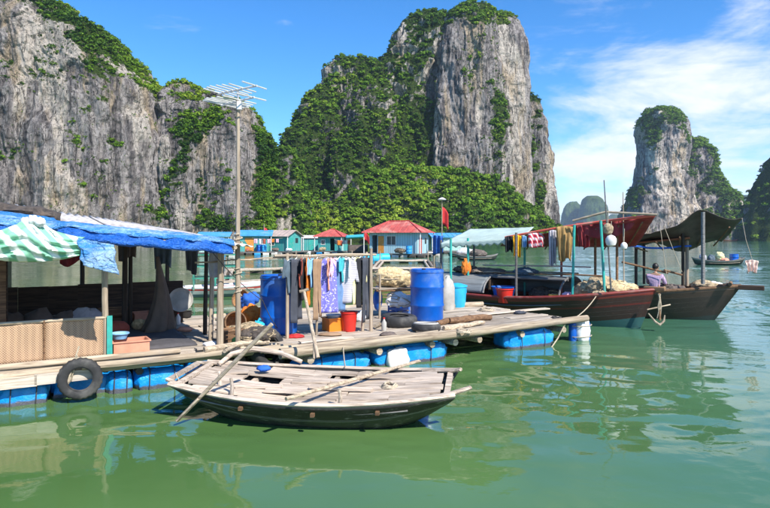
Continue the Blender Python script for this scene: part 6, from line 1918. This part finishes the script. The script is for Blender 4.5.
    # raised sheet seams along the front slope
    if kind in ('hip', 'gable', 'shed'):
        sm = MB(); k = 0
        x = -hw + .4
        while x < hw - .3:
            top = 1.0
            if kind == 'hip':
                r = max(hw - hd_, .25)
                top = 1.0 if abs(x) < r else max(.05, (hw - abs(x)) / (hw - r))
            zt2 = zb + (zt - zb) * top; yt = -hd_ + (hd_ if kind != 'shed' else 2 * hd_) * top
            sm.tube([(x, -hd_, zb + .055), (x, yt, zt2 + .055)], .035, 4); x += .75
        sm.build('roof_ribs', M[roof], ro, 0)
        if kind == 'hip':
            rd = MB(); r = max(hw - hd_, .25); rd.tube([(-r, 0, zt + .05), (r, 0, zt + .05)], .09, 6)
            for s in (-1, 1): rd.tube([(s * hw, -hd_, zb + .05), (s * r, 0, zt + .05)], .07, 6)
            rd.build('ridge', plain('red_ridge', (.42, .03, .03), .55) if 'red' in roof else M[roof], ro, 0)
    for s in (-1, 1):
        for q in (-1, 1):
            mb = MB(); mb.tube([(s * (wdt / 2 + over * .7), q * (dep / 2 + over * .7), z0), (s * (wdt / 2 + over * .7), q * (dep / 2 + over * .7), zb + .05)], .06, 6); mb.build('post', M['white_paint'], t)
    return t
hut('pale blue floating house with a red hipped roof and orange door', 399, 74, 6.3, 3.6, 2.55, R(-24), 'pale_blue_wall', 'red_roof', 'hip', 1.35,
    ((.35, 1.05, 2.2, None), (1.15, 1.95, 2.1, 'orange_door')), ((2.3, 3.5, 1.0, 2.1),), .75, 'red_door')
hut('turquoise floating house with a blue roof and orange door near the mast', 254, 84, 4.2, 3.2, 2.2, R(8), 'turq_wall', 'blue_roof', 'shed', .75, ((1.0, 2.2, 1.9, 'orange_door'),), ((3.0, 3.7, 1.0, 1.7),), .5)
hut('turquoise floating house with a tan roof and a pale gable end', 283, 86, 4.0, 3.0, 2.1, R(-30), 'turq_wall', 'tan_roof', 'gable', .85, (), ((.8, 1.7, .8, 1.6),), .4, 'turq')
hut('small turquoise floating hut with a pale lean-to roof between larger houses', 311, 92, 2.4, 2.4, 1.9, R(5), 'turq_wall', 'fibre', 'shed', .35, ((.9, 1.6, 1.7, 'turq'),), (), .25)
hut('small turquoise floating house with a faded red hipped roof', 333, 88, 3.4, 3.0, 2.1, R(-18), 'turq_wall', 'red_roof', 'hip', 1.0, ((1.9, 2.6, 1.8, None),), ((.5, 1.1, .9, 1.6),), .55, 'mint_wall')
hut('low floating house with a bright blue roof behind the pale green awning', 447, 90, 4.4, 3.0, 2.0, R(4), 'mint_wall', 'blue_roof', 'shed', .6, ((.6, 1.4, 1.8, None),), ((2.4, 3.3, .9, 1.6),), .4)
hut('floating hut with a blue roof partly behind the house roof', 214, 80, 3.4, 3.0, 2.1, R(10), 'mint_wall', 'blue_roof', 'shed', .55, ((1.4, 2.2, 1.8, None),), (), .5)
for k, (px, py, m, lab) in enumerate(((259, 254, 'drum', 'deep blue drum standing before the turquoise house with the orange door'), (264, 254, 'drum_light', 'light blue drum beside the deep blue one at the turquoise house'), (409, 255, 'drum_light', 'light blue tub on the deck of the pale blue house'))):
    Yh = (82.0, 82.0, 70.5)[k]; p = W(px, py, Yh); p.z = .44
    drum(lab, p, .36, .95, m, 'drums on the far house decks')
for k, (px, Yh, m, rad, lab) in enumerate(((401, 70.6, 'net_dark', (.75, .4, .6), 'dark heap of nets in front of the pale blue house wall'), (290, 83.0, 'white', (.5, .3, .4), 'pale heap of sacks by the pale gable end'), (322, 85.0, 'net_tan', (.5, .3, .5), 'tan heap of nets before the small red roofed house'), (275, 83.5, 'drab', (.6, .3, .5), 'brown heap of gear on the deck of the tan roofed house'), (247, 81.5, 'rust', (.4, .3, .4), 'rust coloured bundle left of the orange door'))):
    p = W(px, HZ, Yh); p.z = .44
    heap('gear_heap', lab, m, p, rad, 6, 'gear', seed=160 + k)
for k, (x0, x1, Yh, z, lab) in enumerate(((252, 283, 81.0, 2.3, 'line of washing between the two turquoise houses'), (334, 352, 84.0, 2.1, 'line of washing right of the small red roofed house'))):
    a, b = W(x0, HZ, Yh), W(x1, HZ, Yh); a.z = b.z = z
    t = thing('washing_line', lab, 'washing line', a, 0)
    mb = MB(); mb.tube([(b - a) * q + Vector((0, 0, -.15 * math.sin(math.pi * q))) for q in (0, .25, .5, .75, 1)], .015, 5); mb.build('line', M['rope'], t)
    for j in range(6):
        q = .12 + .14 * j; w_ = random.uniform(.3, .5); l = random.uniform(.45, .8); mb = MB()
        def f(s, c): return ((s - .5) * w_, .05 * math.sin(s * 9 + j), -c * l)
        mb.sheet(6, 5, f); mb.build('garment', M[random.choice(('white', 'sky', 'rust', 'pink', 'charcoal', 'orange', 'grey'))], t, 60, solid=.02, loc=tuple((b - a) * q + Vector((0, 0, -.13))))
def flag(label, px, y0, y1, Y, lamp=False):
    b = W(px, y1, Y); h = (y1 - y0) / FPX * Y
    t = thing('flagpole', label, 'flag', b, 0, 'red flags on poles')
    mb = MB(); mb.tube([(0, 0, 0), (0, 0, h)], .05, 6); mb.build('pole', M['log_z'], t)
    mb = MB()
    def f(a, c): return (.05 + a * .75, .12 * math.sin(a * 5), h * .86 - c * h * .34 - a * a * .9)
    mb.sheet(8, 6, f); mb.build('flag', M['red'], t, 60, solid=.02)
    if lamp:
        mb = MB(); mb.lathe([(.5, h), (.55, h + .08), (.2, h + .28), (.02, h + .34)], 14); mb.build('lamp_shade', M['white_paint'], t)
flag('red flag on a tall pole topped by a white lamp shade', 442, 200, 250, 76, True)
flag('red flag on a pole above the turquoise huts', 264, 224, 250, 86)
flag('small red flag left of the red roofed pale blue house', 364, 229, 252, 80)
# blue tarps drying beside the main hut, boat shelter, clutter
mb = MB(); a, b = W(433, 235, 73), W(443, 236, 72)
def f(s, t): p = a.lerp(b, s); return (p.x, p.y + .15 * math.sin(s * 15), p.z - t * 2.4 * (1 - .15 * s))
mb.sheet(14, 8, f); tag(mb.build('hanging_tarp', M['tarp_blue'], None, 60, solid=.03), 'deep blue tarpaulin hung up beside the red roofed house', 'tarpaulin')
mb = MB(); a2, b2 = W(346, 238, 84), W(364, 237, 82)
def f(s, t): p = a2.lerp(b2, s); return (p.x, p.y + 2.2 * t - 1, p.z + .45 * math.sin(math.pi * t) - .5 * math.sin(math.pi * s) * 0 - .15 * t)
mb.sheet(10, 8, f); tag(mb.build('awning_tarp', M['aqua'], None, 60, solid=.04), 'turquoise tarpaulin stretched over a dark boat left of the red roofed house', 'tarpaulin')
for k, (lab, px, py, L, rz) in enumerate((('dark covered boat moored left of the red roofed house', 344, 256, 3.6, R(8)), ('dark boat piled with gear seen under the pale green awning', 449, 257, 3.8, R(-6)), ('dark low boat moored in front of the blue roofed hut', 458, 260, 4.0, R(5)))):
    t = small_boat(lab, G(px, py, 0), rz, L, .7, HM3, 'boat', 'moored_boat')
    if k == 0: arch(t, M['dark_tarp'], .5, 3.0, .6, .45, .95, R(2), R(178), 'shelter', 8, .04)
    heap('boat_gear', ['dark net pile in the covered boat', 'white and brown gear piled in the dark boat under the awning', 'grey gear heaped on the low moored boat'][k], ['net_dark', 'white', 'drab'][k], G(px, py, 0) + Vector((L * .55, .1, .25)), (1.1, .5, .7), 8, 'gear', seed=90 + k)
for k, (px, py) in enumerate(((376, 261), (366, 262), (384, 260))):
    p = G(px, py, 0); t = thing('drum_float', ['bright blue drum floating in front of the pale blue house', 'blue drum floating at the left corner of the pale blue house', 'blue drum floating furthest right before the pale blue house'][k], 'drum', p, random.uniform(0, 1), 'drums floating before the houses')
    mb = MB(); mb.lathe([(.40, -.55), (.45, -.5), (.45, .5), (.40, .55)], 16, rot=Euler((0, R(90), .3)).to_matrix(), c=(0, 0, .25)); mb.build('barrel', M['cyan_plastic'], t)
    mb = MB(); mb.tube([(-.3, .46 * math.cos(a), .25 + .46 * math.sin(a)) for a in [k_ * .4 for k_ in range(16)]], .03, 5, True); mb.build('hoop', M['drum'], t)
# fish pens between: log walkways on floats
def pen(label, pts, Ypost=True):
    t = thing('fish_pen', label, 'fish pen', pts[0], 0, 'log fish pens on the water')
    o = Vector(pts[0])
    P = [Vector(p) - o for p in pts]
    for a, b in zip(P, P[1:] + P[:1]):
        mb = MB(); mb.tube(log_pts(a + Vector((0, 0, .22)), b + Vector((0, 0, .22)), 7, .03), .10, 7); mb.build('log', M['plank'], t)
        mb = MB(); d = (b - a).normalized(); n = Vector((-d.y, d.x, 0)) * .35
        mb.tube(log_pts(a + n + Vector((0, 0, .22)), b + n + Vector((0, 0, .22)), 7, .03), .09, 7); mb.build('log', M['plank'], t)
        for k in (.12, .5, .88):
            q = a.lerp(b, k); fl = MB(); fl.lathe([(.2, -.42), (.24, -.4), (.24, .4), (.2, .42)], 10, rot=Euler((0, R(90), 0)).to_matrix()); fl.build('float', M['under'], t, loc=(q.x, q.y, .0))
    for p in P:
        mb = MB(); mb.tube([(p.x, p.y, 0), (p.x, p.y, 1.1)], .05, 6); mb.build('post', M['log_z'], t)
    return t
pen('square log fish pen floating behind the clothes rack', [G(292, 268), G(362, 268), G(352, 262), G(296, 262)])
pen('log fish pen floating left of the clothes rack behind the life jackets', [G(222, 288), G(296, 284), G(286, 272), G(226, 274)])
pen('log fish pen floating in front of the pale blue house', [G(372, 272), G(434, 272), G(428, 263), G(380, 263)])
# turquoise framed shelter on a small boat behind the house
M['lattice'] = plain('dull_green_paint', (.03, .24, .17), .6, .3, 6, (.2, .22, .17), .6)
tb = thing('shelter_boat', 'small white boat with a green lattice shelter behind the house posts', 'boat', G(186, 297), R(16))
bfn = lambda t_: min(1, .5 + 1.6 * t_) * (1 - max(0, (t_ - .6) / .4) ** 2) + .03
hull_mesh('hull', tb, hull_mat('white_hull', ((0, (.1, .15, .2)), (.45, (.6, .6, .6)), (.72, (.5, .05, .05)), (.85, (.62, .62, .62))), (.4, .36, .3), .3), 3.4, .7, lambda t_: .42 + .2 * t_ ** 3, lambda t_: -.1, bfn, .3, .1, 20, 8, .5)
deck_sheet(tb, M['plank'], 3.4, .7, lambda t_: .32, bfn, .03, .9)
for x in (.3, 1.1, 1.9):
    for y in (-.55, .55):
        mb = MB(); mb.box((x, y, 1.15), (.06, .06, 1.7)); mb.build('post', M['lattice'], tb)
for z in (.75, 1.2, 1.65, 2.0):
    for y in (-.55, .55):
        mb = MB(); mb.box((1.1, y, z), (1.75, .04, .05)); mb.build('rail', M['lattice'], tb)
mb = MB(); mb.add([(0, -.8, 2.0), (2.3, -.8, 2.0), (2.3, .8, 2.15), (0, .8, 2.15)], [(0, 1, 2, 3)]); mb.build('roof', M['lattice'], tb, 0, solid=.05)

# small clutter on the decks
def coil(label, p, r, m='rope'):
    mb = MB(); pts = []
    for k in range(70):
        a = k * .42; rr = r * (1 - .35 * k / 70) * (1 + .06 * math.sin(k * 1.9))
        pts.append((rr * math.cos(a), rr * math.sin(a), .015 + .05 * k / 70 + .012 * math.sin(k * 1.3)))
    mb.tube(pts, .012, 5); o = mb.build('rope_coil', M[m], None, 60, loc=p); tag(o, label, 'rope')
coil('pale coil of rope on the raft planks beside the flat tyre', F(*gp(463, 333), DECK), .17)
coil('loose rope coil near the back of the raft right of the tub', F(*gp(486, 311), DECK), .2)
coil('dark rope coil on the house deck by the eave post', F(*gp(232, 352), DECK), .14, 'rope_dark')
coil('pale rope coil lying on the sampan foredeck', samp.matrix_basis @ Vector((.95, -.12, .42)), .11)
coil('dark rope coil at the raft corner by the foam float', F(*gp(556, 320), DECK), .13, 'rope_dark')
def bag(label, p, r, m, seed):
    mb = MB(); mb.blob((0, 0, r * .7), (r, r * .8, r * .75), 24, 14, .35, 2.6, seed)
    mb.tube([(0, 0, r * 1.3), (r * .1, 0, r * 1.6), (r * .3, .02, r * 1.75)], [r * .25, r * .12, r * .28], 8)
    tag(mb.build('plastic_bag', M[m], None, 60, loc=p), label, 'bag')
bag('white plastic bag lying on the planks behind the red bucket', F(*gp(360, 322), DECK), .13, 'white', 3)
bag('small green plastic bag beside the wooden box', F(*gp(238, 345), DECK), .10, 'green', 5)
bag('cyan plastic bag in the clutter left of the left drum', F(*gp(258, 336), DECK + .1), .12, 'cyan_plastic', 8)
bag('white plastic bag on the dark floor near the blue cup', F(*gp(148, 331), DECK + .03), .11, 'white', 9)
bag('dirty white bag tucked beside the standing net stand', F(*gp(408, 312), DECK), .15, 'net_cream', 12)
def bottle(label, p, r, h, m, rot=(0, 0, 0)):
    t = thing('bottle', label, 'bottle', p); t.rotation_euler = rot
    mb = MB(); mb.lathe([(r * .85, 0), (r, h * .06), (r, h * .62), (r * .4, h * .82), (r * .36, h * .9)], 14); mb.build('body', M[m], t)
    mb = MB(); mb.lathe([(r * .42, h * .9), (r * .42, h)], 10); mb.build('cap', M['red_plastic'], t)
bottle('white plastic bottle standing on the mat near the cooking pots', F(*gp(178, 326), DECK + .03), .05, .24, 'white_paint')
bottle('grey plastic bottle standing by the foot of the clothes rack', F(*gp(384, 331), DECK), .05, .26, 'grey_plastic')
bottle('yellow oil bottle standing between the drum and the jerry can', F(*gp(441, 319), DECK), .06, .3, 'yellow_plastic')
for k, (x0, y0, x1, y1, w, lab) in enumerate(((470, 316, 548, 309, .17, 'loose pale board lying along the back of the raft'), (300, 343, 352, 338, .13, 'loose narrow board in front of the red bucket'), (500, 327, 552, 319, .12, 'loose board near the raft corner'), (196, 350, 236, 345, .14, 'loose board by the eave post of the house'))):
    a, b = G(x0, y0, DECK + .02), G(x1, y1, DECK + .02); d = b - a
    o = obj_from(plank_mesh(round(d.length, 1), w, .025, 'plank', k), 'loose_board', None, (a + b) / 2 + Vector((0, 0, .005)), (.02, 0, math.atan2(d.y, d.x))); tag(o, lab, 'board')
for k, (x, y, m, lab) in enumerate(((296, 338, 'red', 'red rag at the foot of the left drum'), (388, 336, 'drab', 'brown rag on the raft in front of the flat tyres'), (212, 346, 'white', 'pale rag by the two thin house posts'), (520, 314, 'charcoal', 'dark cloth spread on the raft planks'))):
    mb = MB(); mb.blob((0, 0, .03), (.15, .10, .045), 18, 10, .35, 2.6, k + 40); tag(mb.build('rag', M[m], None, 60, loc=F(*gp(x, y), DECK)), lab, 'rag')
# lines strung between the posts
rope('thin washing line from the rack to the house eave post', [F(*uv_of(G(292, 335, DECK)), 1.97), F(*gp(220, 347), 1.98)], .006, 'rope', .06, 'washing_line')
rope('thin line from the rack post to the right blue drum', [F(ua if False else gp(371, 331)[0], gp(371, 331)[1], 1.62), F(*gp(412, 318), 1.52)], .006, 'rope', .05, 'washing_line')
rope('sagging cable from the eave down to the raft deck', [F(-.2, -.2, 2.1), F(.9, .5, 1.2), F(1.4, .9, .55)], .007, 'rope_dark', .06, 'cable')

# a tree leaning out from the cliff top against the sky
tp = W(266, 156, 184)
tr = thing('tree', 'lone broad tree leaning out from the cliff edge against the sky', 'tree', tp)
mb = MB(); mb.tube([(-1.2, 0, -2), (-.2, -.3, 1.2), (1.2, -.5, 2.6), (2.6, -.6, 3.4)], [.28, .22, .16, .08], 8)
mb.tube([(-.2, -.3, 1.2), (.4, .5, 2.8), (1.0, .9, 3.6)], [.15, .1, .05], 7); mb.tube([(1.2, -.5, 2.6), (2.4, -1.2, 2.9), (3.3, -1.4, 2.7)], [.11, .08, .04], 7)
mb.build('trunk', M['dark_post'], tr)
tris = []
for c, r in (((2.2, -.6, 3.7), 1.2), ((3.3, -1.0, 3.2), .9), ((.9, .5, 3.9), 1.0), ((1.4, -.8, 4.2), .9), ((3.9, -1.2, 2.5), .6)):
    for k in range(2): tris.append(PRO[(k * 3 + int(r * 10)) % 10] * np.array([1.25, 1.25, .6]) * r + np.array(c))
T = np.concatenate(tris).reshape(-1, 3)
me = bpy.data.meshes.new('crown'); me.from_pydata(T.tolist(), [], [(i, i + 1, i + 2) for i in range(0, len(T), 3)]); me.materials.append(LEAF)
at_ = me.attributes.new('tint', 'FLOAT', 'POINT'); at_.data.foreach_set('value', np.clip(rs.beta(2, 3, len(T) // 3).repeat(3), 0, 1).astype(np.float32))
obj_from(me, 'crown', tr)

# ------------------------------------------------------------------ sea haze round the whole scene
mb = MB(); mb.box((0, 0, 64), (18600, 18600, 152))
hz = mb.build('haze', bpy.data.materials.new('sea_haze'), None, 0)
tag(hz, 'thin blue sea haze lying over the bay', None, None, 'stuff')
hm = hz.data.materials[0]; hm.use_nodes = True
hm.node_tree.nodes.clear()
ho = hm.node_tree.nodes.new('ShaderNodeOutputMaterial'); hv = hm.node_tree.nodes.new('ShaderNodeVolumePrincipled')
hv.inputs['Color'].default_value = (.66, .80, .98, 1); hv.inputs['Density'].default_value = .00014; hv.inputs['Anisotropy'].default_value = .2
hm.node_tree.links.new(hv.outputs[0], ho.inputs['Volume'])
